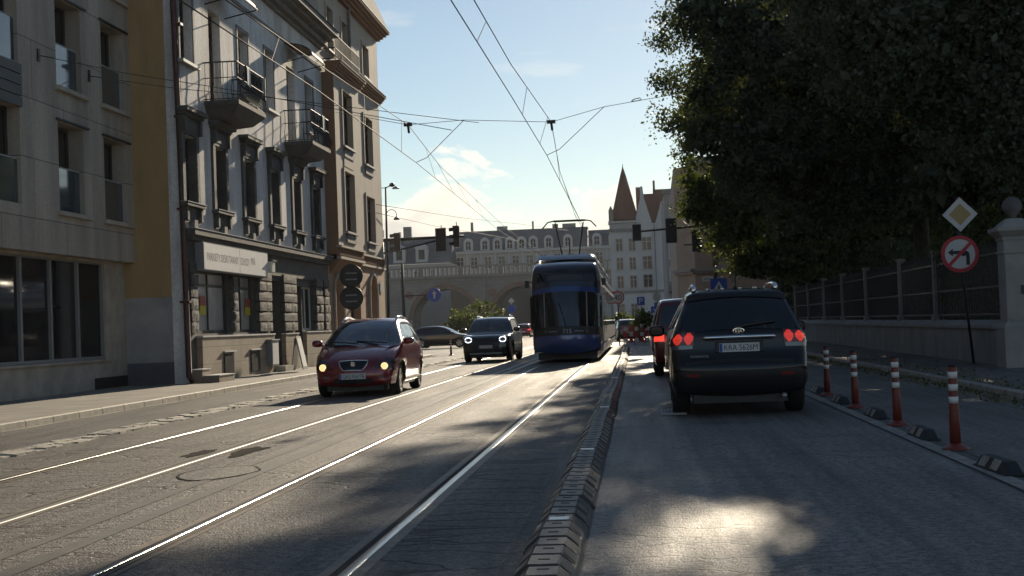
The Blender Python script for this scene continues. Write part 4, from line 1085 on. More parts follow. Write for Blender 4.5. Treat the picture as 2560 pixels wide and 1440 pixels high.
for a in ([(-.04, -.04), (.03, -.04), (.04, -.02), (-.04, -.02)], [(-.04, -.008), (.04, -.008), (.04, .012), (-.04, .012)], [(-.04, .022), (.04, .022), (.04, .04), (-.03, .04)]): m.prism(a, c + Vector((0, .015, 0)), (1, 0, 0), (0, 0, 1), (0, 1, 0), .004)
m.build('emblem_letter', MT['chrome'], o, world=False) if False else m.build('emblem_mark', MT['chrome'], gr, world=False)
seat.number_plate('GKS K6176', (0, 2.245, .415), (-1, 0, 0), (0, 0, 1), (0, 1, 0))
seat.top_patch('lower_grille', MT['black'], (2.21, .27), (2.232, .345), (-.50, .50), off=.006)
seat.mirror(.98, 1.02, w=.22, h=.15, reach=.13)
m = MB(); m.bar((-.55, 1.27, 1.045), (.1, 1.12, 1.10), .02); m.bar((.05, 1.28, 1.045), (.6, 1.13, 1.10), .02); m.build('wiper', MT['black'], seat.root, world=False)
# rear-view mirror and seats are hidden by reflections: only the dash line shows

# ---- small dark SUV behind it
mup = [(-2.0, .3), (-2.16, .4), (-2.2, .7), (-2.15, 1.0), (-2.0, 1.3), (-1.8, 1.56), (-1.4, 1.63), (-.4, 1.65), (.2, 1.62), (.55, 1.48), (.95, 1.16), (1.1, 1.07), (1.6, 1.03), (1.98, .96), (2.14, .84), (2.2, .62), (2.19, .42), (2.1, .26)]
mzw = [(.2, .86), (.35, .91), (.6, .925), (.85, .92), (1.0, .90), (1.1, .86), (1.35, .76), (1.55, .68), (1.64, .62)]
mini = Car('compact_suv', 'dark compact SUV with white ring daytime lamps oncoming behind the red hatchback', 'car', mup, mzw, (-5.45, 53.0, .004), PI - .04, carpaint('dark_green_paint', (.012, .017, .016)), sill=.28, wheels=(1.36, -1.3, .36), r=.10, bulge=.09, taper=(.10, .08), n=14)
mini.top_patch('windscreen', MT['windscreen'], (1.03, 1.11), (.32, 1.575), (-.90, .90), (-.88, .88))
mini.side_patch('side_window', MT['carglass'], [(.85, 1.12), (.4, 1.5), (-1.5, 1.52), (-1.75, 1.15)], off=.005)
mini.side_patch('wheel_arch_trim', MT['black'], [(-.85, .29), (.85, .29), (.85, .42), (-.85, .42)], off=.012)
for sg in (-1, 1):
    c = mini.top_pt(mini.idx(2.12, .86), sg * .74, .01)
    m = MB(); m.smooth = True; m.lathe([(.135, -.06), (.13, .0), (0, .01)], n=20, axis='y', M=Matrix.Translation(c)); o = m.build('headlamp', MT['black'], mini.root, world=False)
    m = MB(); R = .105; K = 20
    pts = [c + Vector((R * 1.15 * math.cos(q), .02, R * .8 * math.sin(q))) for q in np.linspace(-PI * .15 if sg > 0 else -PI * .85 + 0, PI * 1.15, K)] if False else [c + Vector((R * 1.15 * math.cos(q), .022, R * .85 * math.sin(q))) for q in np.linspace(PI * .04, PI * .96, 12)]
    m.tube(pts, .016, 6); m.tube([c + Vector((R * 1.15 * math.cos(q), .022, R * .85 * math.sin(q))) for q in np.linspace(PI * 1.08, PI * 1.92, 12)], .016, 6); m.build('light_ring', MT['drl'], o, world=False)
    m = MB(); m.smooth = True; m.tube([(sg * .60, -1.6, 1.6), (sg * .61, -1.3, 1.68), (sg * .62, -.2, 1.70), (sg * .63, .25, 1.63)], .024, 8); m.build('roof_rail', MT['chrome'], mini.root, world=False)
m = MB(); a = [(-.52, .40), (.52, .40), (.62, .55), (.60, .74), (.50, .82), (-.50, .82), (-.60, .74), (-.62, .55)]
o = mini.top_patch('grille', MT['black'], (2.19, .42), (2.15, .82), (-.60, .60), (-.58, .58), off=.01)
m = MB(); m.smooth = True; m.tube([Vector((p[0], 2.215 - .06 * (p[0] / .6) ** 2 - (.05 if p[1] > .7 else 0), p[1])) for p in a + a[:1]], .018, 6); m.build('grille_rim', MT['frame_dark'], o, world=False)
mini.number_plate('', (0, 2.222, .56), (-1, 0, 0), (0, 0, 1), (0, 1, 0))
m = MB(); m.box(-.6, .6, 2.1, 2.2, .29, .35); m.build('skid_plate', MT['steel'], mini.root, world=False, bevel=.02)
mini.mirror(.85, 1.12, w=.24, h=.17, reach=.16)

# ---- further cars share a simple outline
hup = [(-2.0, .28), (-2.15, .4), (-2.18, .65), (-2.12, .9), (-2.0, 1.05), (-1.72, 1.3), (-1.4, 1.42), (-.6, 1.47), (.0, 1.44), (.5, 1.28), (1.0, 1.0), (1.2, .93), (1.7, .84), (2.05, .70), (2.18, .5), (2.16, .3)]
hzw = [(.15, .80), (.35, .88), (.6, .90), (.85, .88), (.95, .84), (1.2, .72), (1.42, .58), (1.5, .52)]
def simple_car(name, label, cat, loc, rz, paint, up=hup, zw=hzw, k=1.0, group=None, lamps=None, glass=True, detail=True):
    c = Car(name, label, cat, [(y * k, z) for y, z in up], zw, loc, rz, paint, sill=.26, wheels=(1.32 * k, -1.28 * k, .32), r=.10, bulge=.10, n=9, group=group)
    if glass:
        c.top_patch('windscreen', MT['windscreen'], (1.08 * k, .98), (.1, 1.42), (-.88, .88), (-.86, .86), nx=8)
        c.top_patch('rear_window', MT['carglass'], (-1.98 * k, 1.07), (-1.5 * k, 1.39), (-.84, .84), (-.86, .86), nx=8)
        c.side_patch('side_window', MT['carglass'], [(.95 * k, .99), (.3 * k, 1.32), (-.2 * k, 1.38), (-1.2 * k, 1.34), (-1.75 * k, 1.1), (-1.5 * k, .98)], off=.005, nz=3)
    for sg in (-1, 1):
        c.top_patch('tail_lamp', MT['stoplit'] if lamps == 'stop' else MT['taillens'], (-2.155 * k, .72), (-2.1 * k, .92), tuple(sorted((sg * .66, sg * .995))), off=.012, nx=6)
        c.top_patch('headlamp', MT['clearlens'], (2.15 * k, .56), (2.02 * k, .71), tuple(sorted((sg * .62, sg * .99))), off=.008, nx=6)
    c.number_plate('', (0, -2.195 * k, .6), (1, 0, 0), (0, 0, 1), (0, -1, 0), blue=False)
    if detail: c.mirror(.8 * k, .98)
    return c
pb = at_z(1100, 871)
simple_car('black_hatchback', 'black car crossing the junction from the left behind the red post', 'car', (pb.x - .1, pb.y + 2, 0), -PI / 2 - .08, carpaint('black_paint', (.006, .007, .010)))
vup = [(-2.1, .3), (-2.2, .45), (-2.22, .9), (-2.16, 1.1), (-2.05, 1.45), (-1.93, 1.70), (-1.6, 1.78), (-.4, 1.80), (.3, 1.74), (.9, 1.35), (1.25, 1.1), (1.8, .98), (2.15, .75), (2.2, .5), (2.15, .3)]
vzw = [(.2, .84), (.4, .90), (.8, .915), (1.1, .89), (1.45, .79), (1.7, .70), (1.8, .62)]
rv = Car('red_van', 'dark red tall car half hidden behind the dark SUV ahead', 'car', vup, vzw, (1.22, 34.1, .004), 0, carpaint('dark_red_paint', (.10, .008, .010)), sill=.28, wheels=(1.35, -1.3, .33), r=.08, bulge=.08, n=10)
rv.top_patch('rear_window', MT['carglass'], (-2.14, 1.14), (-1.98, 1.62), (-.86, .86), (-.86, .86)); rv.side_patch('side_window', MT['carglass'], [(.95, 1.16), (.4, 1.6), (-1.7, 1.62), (-1.95, 1.2)], off=.005); rv.mirror(.85, 1.1)
for sg in (-1, 1): rv.top_patch('tail_lamp', MT['stoplit'], (-2.22, .82), (-2.21, 1.02), tuple(sorted((sg * .74, sg * .998))), off=.012, nx=6)
rv.number_plate('', (0, -2.235, .7), (1, 0, 0), (0, 0, 1), (0, -1, 0))
ps = at_z(1573, 857)
simple_car('silver_hatchback', 'pale bronze car with sunlit roof parked behind the red and white barrier', 'car', (ps.x * 1.12 - .15, ps.y * 1.12, 0), .12, carpaint('bronze_paint', (.16, .13, .10)))
for (px, py, lab, nm, c, g, up, zw) in ((1311, 832, 'small red car far off on the left of the tram', 'red_car', (.28, .01, .015), 'stop', hup, hzw), (1293, 826, 'small pale grey car far off just left of the red car', 'grey_car', (.30, .32, .34), None, hup, hzw)):
    p = at_z(px, py); p *= 1.0
    simple_car(nm, lab, 'car', (p.x * (150 / p.y), 150 if nm == 'red_car' else 165, 0), PI if nm != 'red_car' else 0, carpaint(nm + '_paint', c), lamps=g, detail=False)

# ---- tram
tup = [(-14.0, .30), (-14.1, .9), (-14.1, 2.2), (-13.8, 3.1), (-13.3, 3.38), (-12, 3.42), (0, 3.42), (12.2, 3.42), (12.9, 3.40), (13.35, 3.26), (13.62, 2.95), (13.78, 2.55), (13.93, 2.0), (14.04, 1.4), (14.10, 1.05), (14.13, .8), (14.10, .5), (14.0, .30)]
tzw = [(.2, 1.17), (.6, 1.20), (2.3, 1.20), (2.9, 1.17), (3.2, 1.10), (3.42, 1.0)]
tl = Vector((-2.36, 60.6, .0))
MT['tram_navy'] = carpaint('tram_navy', (.020, .028, .048), .3)
MT['tram_blue'] = carpaint('tram_blue', (.018, .055, .21), .3)
MT['tram_grey'] = carpaint('tram_grey', (.20, .21, .22), .3)
tram = Car('tram', 'dark navy and blue city tram coming towards the viewer in the middle of the street', 'tram', tup, tzw, tl, PI, MT['tram_navy'], sill=.30, wheels=None, r=.16, bulge=.34, bulge_top=.05, taper=(.0, .0), n=5)
_h = tram.half
def thalf(y, z, _h=_h):
    w = np.interp(z, np.array(tzw)[:, 0], np.array(tzw)[:, 1])
    return w - (.10 * max(0, (y - 12.2) / 1.8) ** 2)
tram.half = thalf
for ch in list(tram.root.children): bpy.data.objects.remove(ch)
tram.hw = np.array([tram.half(y, z) for y, z in tram.E]); tram.body()
MT['tramglass'] = mat('tram_glass', (.010, .012, .016), .05, 0, var=0, spec=.7)
w = tram.top_patch('windscreen', MT['tramglass'], (14.06, 1.24), (13.82, 2.42), (-.86, .86), (-.86, .86), off=.012, nx=20)
for sg in (-1, 1):
    m = MB(); a, b = tram.idx(14.055, 1.3), tram.idx(13.83, 2.38)
    m.grid([[tram.top_pt(a + (b - a) * k / 6, sg * (.60 + .035 * j), .02) for j in (0, 1)] for k in range(7)]); m.build('grey_strip', MT['frame_grey'], w, world=False)  # grey strip towards each side of the windscreen
    m = MB(); m.grid([[tram.top_pt(a + (b - a) * k / 6, sg * (.855 + .06 * j), .016) for j in (0, 1)] for k in range(7)]); m.build('side_pillar', MT['black'], w, world=False)
    m = MB(); m.grid([[tram.top_pt(a + (b - a) * k / 6, sg * (.925 + .055 * j), .014) for j in (0, 1, 2)] for k in range(7)]); m.build('corner_window', MT['frame_grey'] if False else MT['tramglass'], tram.root, world=False)
tram.top_patch('brow_panel', MT['tram_blue'], (13.81, 2.46), (13.755, 2.62), (-.97, .97), off=.014, nx=24)
o = tram.top_patch('destination_panel', MT['tramglass'], (13.74, 2.68), (13.44, 3.2), (-.93, .93), (-.86, .86), off=.012, nx=20)
dm = MB(); a, b = tram.idx(13.72, 2.74), tram.idx(13.62, 2.97)
dm.grid([[tram.top_pt(a + (b - a) * k / 4, -.52 + 1.04 * j / 8, .02) for j in range(9)] for k in range(5)]); dm.build('display', mat('unlit_display', (.05, .06, .07), .4, var=.2, vs=20), o, world=False)
tram.top_patch('front_skirt', MT['tram_blue'], (14.02, .33), (14.125, .88), (-.985, .985), off=.008, nx=24)
tram.top_patch('lamp_band', MT['black'], (14.12, .93), (14.085, 1.16), (-.96, .96), off=.014, nx=24)
for sg in (-1, 1):
    c = tram.top_pt(tram.idx(14.105, 1.03), sg * .60, .02)
    m = MB(); m.smooth = True; m.lathe([(.065, -.02), (.065, .012), (0, .022)], n=16, axis='y', M=Matrix.Translation(c)); m.build('headlamp', MT['clearlens'], tram.root, world=False)
    m = MB(); i = tram.idx(14.105, 1.03); m.grid([[tram.top_pt(i + d, sg * (.26 + .05 * j), .022) for j in range(6)] for d in (-.12, .12)]); m.build('indicator', MT['frame_grey'], tram.root, world=False)
    m = MB(); m.tube([(sg * 1.15, 13.1, 2.75), (sg * 1.27, 13.35, 2.74)], .02, 6); m.box(sg * 1.30 - .07, sg * 1.30 + .07, 13.28, 13.42, 2.55, 2.80); m.build('mirror_camera', MT['black'], tram.root, world=False, bevel=.02)
m = MB(); p = tram.top_pt(tram.idx(14.105, 1.035), 0, .024); add_text(m, '715', p + Vector((-.04, 0, 0)), (-1, 0, 0), (0, 0, 1), .14); m.build('lettering', MT['signwhite'], tram.root, world=False)
m = MB(); i = tram.idx(13.86, 2.28); j = tram.idx(13.89, 2.15); m.grid([[tram.top_pt(k, -.30 + q * -.08, .018) for q in range(3)] for k in (i, (i + j) / 2, j)]); m.build('windscreen_notice', MT['white'], w, world=False)
m = MB(); m.bar(tram.top_pt(tram.idx(14.05, 1.3), 0, .03), tram.top_pt(tram.idx(13.93, 1.98), .18, .03), .02); m.build('wiper', MT['black'], w, world=False)
MT['tram_side'] = mat('tram_side_paint', (.30, .31, .33), .45, var=.05)
for sg in (-1, 1):
    tram.side_patch('side_panel', MT['tram_side'], [(-13.5, .34), (12.4, .34), (12.4, 3.0), (-13.5, 3.0)], off=.006, sides=(sg,))
    for (a, b) in ((10.9, 12.2), (8.2, 10.6), (4.6, 6.9), (1.4, 4.3), (-2.2, 1.1), (-5.6, -2.5), (-9, -6), (-12.6, -9.4)):
        tram.side_patch('side_window', MT['tramglass'], [(a, 1.2), (b, 1.2), (b, 2.55), (a, 2.55)], off=.012, sides=(sg,), nz=2)
    tram.side_patch('door', MT['tramglass'], [(7.1, .4), (8.0, .4), (8.0, 2.6), (7.1, 2.6)], off=.014, sides=(sg,), nz=2)
m = MB()
for (a, b) in ((12.6, 9.6), (8.6, 2.0), (1.2, -5), (-6, -12.8)):
    P = []
    for y in (a, a - .25, b + .25, b): 
        k = .4 if y in (a, b) else 1; P.append([(x, y, 3.38 + z * k) for (x, z) in ((-1.06, 0), (-1.02, .22), (-.84, .30), (.84, .30), (1.02, .22), (1.06, 0))])
    m.smooth = True; m.grid(P)
m.build('roof_fairing', MT['tram_grey'], tram.root, world=False)
m = MB()
py = 8.4
m.tube([(-.28, py, 3.66), (-.52, py + .25, 5.05)], .03, 6); m.tube([(.28, py, 3.66), (.52, py + .25, 5.05)], .03, 6)
m.tube([(-.3, py + .9, 3.68), (-.06, py + .9, 3.7), (.3, py + .9, 3.68)], .04, 6); m.tube([(0, py + 1.0, 3.7), (0, py + .3, 4.4)], .02, 6)
m.tube([(-1.0, py + .3, 4.86), (-.8, py + .28, 5.08), (-.55, py + .25, 5.13), (.55, py + .25, 5.13), (.8, py + .28, 5.08), (1.0, py + .3, 4.86)], .028, 6); m.tube([(-.6, py - .05, 5.12), (.6, py - .05, 5.12)], .024, 6)
m.box(-.5, .5, py - .3, py + 1.2, 3.6, 3.72)
m.build('pantograph', MT['iron'], tram.root, world=False)
m = MB(); m.box(-1.0, 1.0, -13.4, 13.3, .10, .34); m.build('undercarriage', MT['black'], tram.root, world=False)
# ------------------------------------------------------------------ foliage
def leaf_mat(name, c, trans=.35, var=.45):
    m = bpy.data.materials.new(name); m.use_nodes = True; nt = m.node_tree; b = nt.nodes['Principled BSDF']; L = nt.links.new
    g = nt.nodes.new('ShaderNodeNewGeometry'); r = nt.nodes.new('ShaderNodeValToRGB')
    r.color_ramp.elements[0].color = (*[x * (1 - var) for x in c], 1); r.color_ramp.elements[1].color = (*[x * (1 + var) for x in c], 1)
    L(g.outputs['Random Per Island'], r.inputs[0]); L(r.outputs[0], b.inputs['Base Color']); b.inputs['Roughness'].default_value = .5; b.inputs['Specular IOR Level'].default_value = .3
    t = nt.nodes.new('ShaderNodeBsdfTranslucent'); mx = nt.nodes.new('ShaderNodeMixShader'); mx.inputs[0].default_value = trans
    hs = nt.nodes.new('ShaderNodeMix'); hs.data_type = 'RGBA'; hs.blend_type = 'MULTIPLY'; hs.inputs[0].default_value = 1; hs.inputs[7].default_value = (1.25, 1.2, .35, 1)
    L(r.outputs[0], hs.inputs[6]); L(hs.outputs[2], t.inputs['Color'])
    out = nt.nodes['Material Output']; L(b.outputs[0], mx.inputs[1]); L(t.outputs[0], mx.inputs[2]); L(mx.outputs[0], out.inputs['Surface'])
    return m
LEAF = leaf_mat('tree_leaf', (.078, .098, .070), .40)
LEAF2 = leaf_mat('sunlit_leaf', (.085, .110, .045), .42)  # lighter leaf copy: sunlight put into the colour of boughs and bushes
GAPS = [((.42, 8.5), .68), ((6.1, 24), .55), ((.35, 29.5), .6), ((.4, 36), .9)]      # openings in the crowns where the sun reaches the street
SUN = np.array([math.sin(math.radians(6.8)) * math.cos(math.radians(18.5)), math.cos(math.radians(6.8)) * math.cos(math.radians(18.5)), math.sin(math.radians(18.5))])
def leaf_mesh(name, pts, size, mt, parent, droop=.3):
    """one small bent rhombic leaf per point"""
    size = np.broadcast_to(size, (len(pts),)); keep = np.ones(len(pts), bool)
    for (gx, gy), gr in GAPS:
        q = pts - np.array([gx, gy, 0]); t_ = q @ SUN; dist = np.linalg.norm(q - t_[:, None] * SUN, axis=1)
        clot = np.sin(pts[:, 0] * 5.1 + pts[:, 2] * 3.7) * np.sin(pts[:, 1] * 2.3 - pts[:, 2] * 4.3)
        keep &= ~((dist < gr * rng.uniform(.55, 1.2, len(pts))) & (t_ > 0) & ((clot > -.55) | (rng.uniform(0, 1, len(pts)) < .55)) & (rng.uniform(0, 1, len(pts)) < .97))
    pts = pts[keep]; size = size[keep]
    n = len(pts); org = np.array(origin(parent)) if parent is not None else np.zeros(3)
    a = rng.normal(size=(n, 3)); a[:, 2] -= droop; a /= np.linalg.norm(a, axis=1)[:, None]
    b = rng.normal(size=(n, 3)); b -= (b * a).sum(1)[:, None] * a; b /= np.linalg.norm(b, axis=1)[:, None]
    nn = np.cross(a, b); s = (size * rng.uniform(.55, 1.3, n))[:, None]
    p = pts - org
    V = np.stack([p - a * s * .5, p + b * s * .3 + nn * s * .08, p + a * s * .5, p - b * s * .3 + nn * s * .08], 1).reshape(-1, 3)
    me = bpy.data.meshes.new(name)
    me.vertices.add(4 * n); me.vertices.foreach_set('co', V.astype('f').ravel())
    me.loops.add(4 * n); me.loops.foreach_set('vertex_index', np.arange(4 * n, dtype='i'))
    me.polygons.add(n); me.polygons.foreach_set('loop_start', np.arange(0, 4 * n, 4, dtype='i')); me.polygons.foreach_set('loop_total', np.full(n, 4, dtype='i'))
    me.materials.append(mt); me.update(calc_edges=True); me.validate()
    o = bpy.data.objects.new(name, me); col.objects.link(o); o.parent = parent; return o
def clumps(blobs, n, cl=.55, per=26, core=.75):
    """points in twig clumps spread through ellipsoids (cx,cy,cz,rx,ry,rz,weight)"""
    B = np.array(blobs, float); w = B[:, 3] * B[:, 4] * B[:, 5] * B[:, 6]; w = w ** .75; w /= w.sum()
    k = n // per; pick = rng.choice(len(B), k, p=w)
    d = rng.normal(size=(k, 3)); d /= np.linalg.norm(d, axis=1)[:, None]
    r = rng.uniform(0, 1, k) ** (1 / 3); r = core * r + (1 - core) * np.sqrt(r) ; r *= rng.uniform(.75, 1.13, k)
    c = B[pick, :3] + d * r[:, None] * B[pick, 3:6]
    sz = cl * rng.uniform(.5, 1.4, k)
    pts = np.repeat(c, per, 0) + rng.normal(size=(k * per, 3)) * np.repeat(sz, per)[:, None] * np.array([.42, .42, .30])
    return pts, c
def tree(name, label, base, trunk_h, blobs, n, size, r0=.28, mt=None, group=None, cat='tree', limbs=7, cl=.55):
    t = thing(name, label, cat, base, 0, group); bx, by, bz = base
    pts, cc = clumps(blobs, n, cl); sz = np.full(len(pts), size)
    if n > 20000:      # thick inner foliage
        p2, _ = clumps([(*b[:3], b[3] * .72, b[4] * .72, b[5] * .72, b[6]) for b in blobs if min(b[3], b[5]) > .6], n // 5, cl); pts = np.concatenate([pts, p2]); sz = np.concatenate([sz, np.full(len(p2), size * 2.4)])
    k_ = pts[:, 2] > bz + .15
    leaf_mesh('crown', pts[k_], sz[k_], mt or LEAF, t)
    m = MB(); m.smooth = True
    top = Vector((bx + random.uniform(-.5, .5), by, bz + trunk_h))
    m.tube([(bx, by, bz), (bx, by, bz + .3), Vector((bx, by, bz)).lerp(top, .5) + Vector((.15, .1, 0)), top], [r0 * 1.35, r0, r0 * .85, r0 * .7], 10)
    for k in range(min(limbs, len(blobs))):
        b = Vector(blobs[k][:3]); mid = top.lerp(b, .5) + Vector((random.uniform(-.4, .4), random.uniform(-.4, .4), .5))
        m.tube([top - Vector((0, 0, .3)), mid, b], [r0 * .5, r0 * .3, .04], 7)
        for j in range(4):
            q = b + Vector((random.gauss(0, 1) * blobs[k][3], random.gauss(0, 1) * blobs[k][4], random.gauss(0, 1) * blobs[k][5])) * .6
            m.tube([mid.lerp(b, .4), (mid + q) / 2 + Vector((0, 0, .2)), q], [r0 * .2, .05, .015], 5)
    m.build('trunk', MT['bark'], t)
    return t
GT = 'street trees behind the fence'
# crown overhanging the road (lobes measured from the outline against the sky)
def lobe(px, py, Y, rx, ry, rz, w=1): p = at_y(px, py, Y); return (p.x, p.y, p.z, rx, ry, rz, w)
tree('street_tree', 'big dark tree whose leafy boughs reach farthest over the road against the sky', (9.2, 47, .1), 4.5, [
    (4.6, 46, 6.6, 2.3, 2.6, 1.6, 1.2), (5.5, 46, 9.4, 2.9, 3.2, 2.6, 1.4), (6.2, 46, 12.5, 3.2, 3.4, 2.4, 1.2), (8.8, 47, 8.6, 3.4, 3.4, 3.2, 1.2),
    (9.5, 47, 12.5, 4.0, 3.6, 2.8, 1), (12.5, 47, 9.5, 3.4, 3.2, 3.6, 1), (7.0, 47, 5.2, 2.8, 2.4, 1.5, 1),
    lobe(1700, 85, 45, .95, 1.2, .52), lobe(1668, 100, 45, .5, .7, .30, .9), lobe(1740, 20, 45, 1.2, 1.4, .9), lobe(1705, 205, 45, .95, 1.2, .42), lobe(1660, 195, 45, .42, .6, .26, .9), lobe(1690, 300, 45, .9, 1.2, .42), lobe(1645, 292, 45, .48, .7, .24, .9),
    lobe(1790, 150, 46, 1.0, 1.5, 1.1), lobe(1780, 250, 46, .9, 1.5, .8), lobe(1760, 350, 46, .75, 1.4, .7), lobe(1800, 70, 46, 1.1, 1.5, 1.0), lobe(1850, 330, 46, 1.1, 1.6, 1.3), lobe(1850, 430, 46, 1.2, 1.6, .9), lobe(1880, 100, 46, 1.6, 1.8, 1.6),
    (1.9, 45, 13.2, 1.2, 1.6, .7, 1), (1.1, 46, 14.3, 1.1, 1.5, .6, .9), (3.2, 46, 14.6, 2.2, 2.2, 1.0, 1), (3.4, 46, 12.6, 1.5, 2, 1.0, 1)], 150000, .125, .34, group=GT)
tree('street_tree', 'tall dark tree behind the fence on the right edge, above the priority sign', (10.6, 33, .1), 4.2, [
    (6.4, 33, 7.4, 2.3, 2.6, 1.8, 1.2), (5.2, 34, 9.4, 2.2, 2.6, 1.6, 1), (8.6, 33, 6.2, 2.2, 2.6, 2.0, 1.3), (8.2, 33, 9.2, 3.0, 3.0, 2.3, 1.2), (11, 33, 7.2, 3.0, 3, 3.0, 1.1), (10.5, 34, 11, 3.4, 3.2, 2.3, 1), (6.6, 34, 11.6, 2.4, 2.6, 1.6, .9), (13, 33, 9, 2.8, 3, 3, .8), (9.6, 31.5, 4.4, 1.9, 1.6, 1.1, 1.2), (4.3, 33, 8.3, 1.2, 1.4, .6, .8)], 105000, .12, .36, group=GT)
tree('street_tree', 'farther dark tree with sunlit drooping boughs in front of the salmon corner house', (9.6, 63, .1), 5, [
    (4.2, 60, 5.6, 1.5, 2.0, 1.9, 1.2), (3.4, 60, 7.4, 1.3, 1.8, 1.2, 1), (5.0, 61, 3.9, 1.3, 1.8, .95, 1.1), (5.8, 61, 7.4, 2.4, 2.6, 2.4, 1.2), (8.2, 62, 6.0, 2.6, 2.6, 2.6, 1.2), (6.5, 62, 10.5, 3.2, 3.2, 2.6, 1), (10, 62, 10, 3.6, 3.4, 3.2, 1), (11.5, 63, 6, 3, 2.6, 3.2, 1), (7.0, 61, 3.6, 1.9, 1.8, .9, 1), (15, 63, 8, 3.4, 3, 4, .8), (2.6, 60, 8.2, .8, 1, .5, .9), (2.9, 60, 6.2, 1.0, 1.4, .9, 1), (3.0, 61, 9.6, 1.2, 1.5, 1.4, 1), (3.9, 61, 11.5, 1.6, 2, 1.6, 1)], 105000, .15, .34, mt=LEAF2, group=GT)
tree('street_tree', 'dark tree deep in the garden behind the stone gate column', (14.5, 44, .1), 4.2, [
    (13.5, 43, 7, 3.2, 3, 3.2, 1), (12.2, 43, 10.5, 3.2, 3, 2.6, 1), (15.5, 44, 9.5, 3.4, 3, 3.4, 1), (11.0, 42.5, 4.6, 2.2, 2.0, 1.6, 1.2), (9.5, 41.5, 5.2, 2.0, 1.6, 1.2, 1.2), (12.5, 42, 3.4, 2.2, 1.6, 1.6, 1.2)], 38000, .22, .32, group=GT)
tree('street_tree', 'very far garden tree closing the view behind the iron fence', (13.5, 76, .1), 4.5, [
    (11, 75, 6, 3.4, 3, 3.6, 1), (14.5, 76, 7, 3.6, 3, 4, 1), (18.5, 76, 7, 3.6, 3, 4, 1), (9.4, 75, 9.5, 3, 3, 2.8, 1), (15, 76, 12, 5, 3, 3, .8), (20.5, 76, 11, 4, 3, 3.6, .8), (9.0, 75, 4.0, 2.6, 2, 2.4, 1.2), (12.5, 75, 3.4, 3, 2, 2.6, 1.2), (16.5, 75, 3.4, 3, 2, 2.6, 1)], 46000, .28, .34, group=GT)
# garden shrubs behind the fence
GS = 'garden shrubs behind the iron fence'
sh = [((8.6, 36.0, .1), .8, [(8.45, 36, 2.6, .75, .9, .75, 1), (8.7, 36, 1.6, .95, 1.2, 1.1, 1), (8.95, 36.3, 3.3, .55, .7, .5, 1)], 7000, 'shrub with light-catching leaves right behind the priority sign', LEAF2),
      ((9.3, 41.5, .1), .8, [(9.3, 41.5, 1.5, 1.2, 1.8, 1.4, 1), (9.7, 42.5, 2.6, 1.2, 1.5, 1.0, 1)], 6500, 'dark shrub behind the fence, left of the priority sign', LEAF),
      ((9.7, 48.5, .1), .8, [(9.7, 48.5, 1.6, 1.3, 2.2, 1.5, 1), (10.2, 48.5, 2.8, 1.3, 1.8, 1, 1)], 6500, 'dark shrub in the middle of the iron fence', LEAF),
      ((9.9, 56, .1), .8, [(9.8, 56, 1.7, 1.3, 2.6, 1.6, 1), (10, 55, 3.1, 1.4, 2.2, 1, 1)], 6500, 'dark shrub behind the fence, just right of the dark car', LEAF),
      ((10.2, 64, .1), .8, [(10, 64, 1.8, 1.4, 2.8, 1.8, 1), (10.2, 63, 3.3, 1.5, 2.4, 1.2, 1)], 6000, 'farthest dark shrub behind the fence', LEAF),
      ((10.4, 30.5, .1), .8, [(10.6, 30.5, 1.6, 1.2, 1.4, 1.5, 1), (10.4, 30.6, 3.0, 1.2, 1.4, 1.0, 1)], 5000, 'dark shrub behind the gate column', LEAF)]
for (b, h, bl, n, lab, mt) in sh: tree('shrub', lab, b, h, bl, int(n * 1.8), .13, .05, mt, GS, 'shrub', 3, .34)
# two sunlit bushes in the middle distance, planter bushes by the barrier
for (px, py, Y, w, h, lab) in ((1152, 795, 120, 1.35, 1.5, 'low sunlit bush in front of the viaduct, left of its taller twin'), (1208, 782, 125, 1.8, 2.2, 'taller sunlit bush in front of the viaduct'), (1612, 806, 92, .8, 1.1, 'small bush behind the red and white barrier'), (1553, 806, 105, .75, .9, 'small bush beside the tram, behind the bronze car')):
    p = at_y(px, py, Y); z = max(.9, p.z)
    tree('bush', lab, (p.x, Y, 0), .5, [(p.x, Y, z, w, w, h * .75, 1), (p.x + w * .4, Y, z * .7, w * .9, w, h * .6, 1), (p.x - w * .4, Y, z * .6, w * .8, w, h * .5, 1)], 2600, .22, .05, LEAF2, 'street bushes', 'bush', 2, .4)

# ------------------------------------------------------------------ stone wall with iron fence, gate column
def fx(y): return 7.42 + .012 * (y - 30)
MT['wallstone'] = mat('fence_wall_render', (.22, .205, .19), .85, var=.3, vs=1.2, bump=.25, bs=12, stretch=(1, 1, .5))
MT['columnstone'] = mat('column_stone', (.28, .265, .245), .85, var=.2, vs=1.6, bump=.2, bs=14)
F = thing('garden_fence', 'low rendered wall with stone coping carrying a dark iron fence along the garden', 'fence', (fx(50), 50, .1))
m = MB(); P = []; ys = list(np.arange(29.3, 78, 2.0))
m.grid([[(fx(y), y, .1), (fx(y), y, .86)] for y in ys]); m.quad((fx(29.3), 29.3, .1), (fx(29.3) + .4, 29.3, .1), (fx(29.3) + .4, 29.3, .86), (fx(29.3), 29.3, .86)); m.build('wall', MT['wallstone'], F)
m = MB(); m.grid([[(fx(y) - .06, y, .86), (fx(y) - .06, y, .93), (fx(y) + .12, y, 1.03), (fx(y) + .42, y, 1.03)] for y in ys]); m.build('coping', MT['columnstone'], F)
posts = [36.8, 41.9, 48.6, 54.6, 60.5, 66.5, 72.5]
for y in posts:
    m = MB(); x = fx(y) + .2; m.box(x - .09, x + .09, y - .09, y + .09, 1.03, 2.75); m.box(x - .13, x + .13, y - .16, y + .16, 1.0, 1.18); m.box(x - .12, x + .12, y - .12, y + .12, 2.75, 2.82); m.build('fence_post', MT['wallstone'], F)
ends = [29.8] + posts + [77]
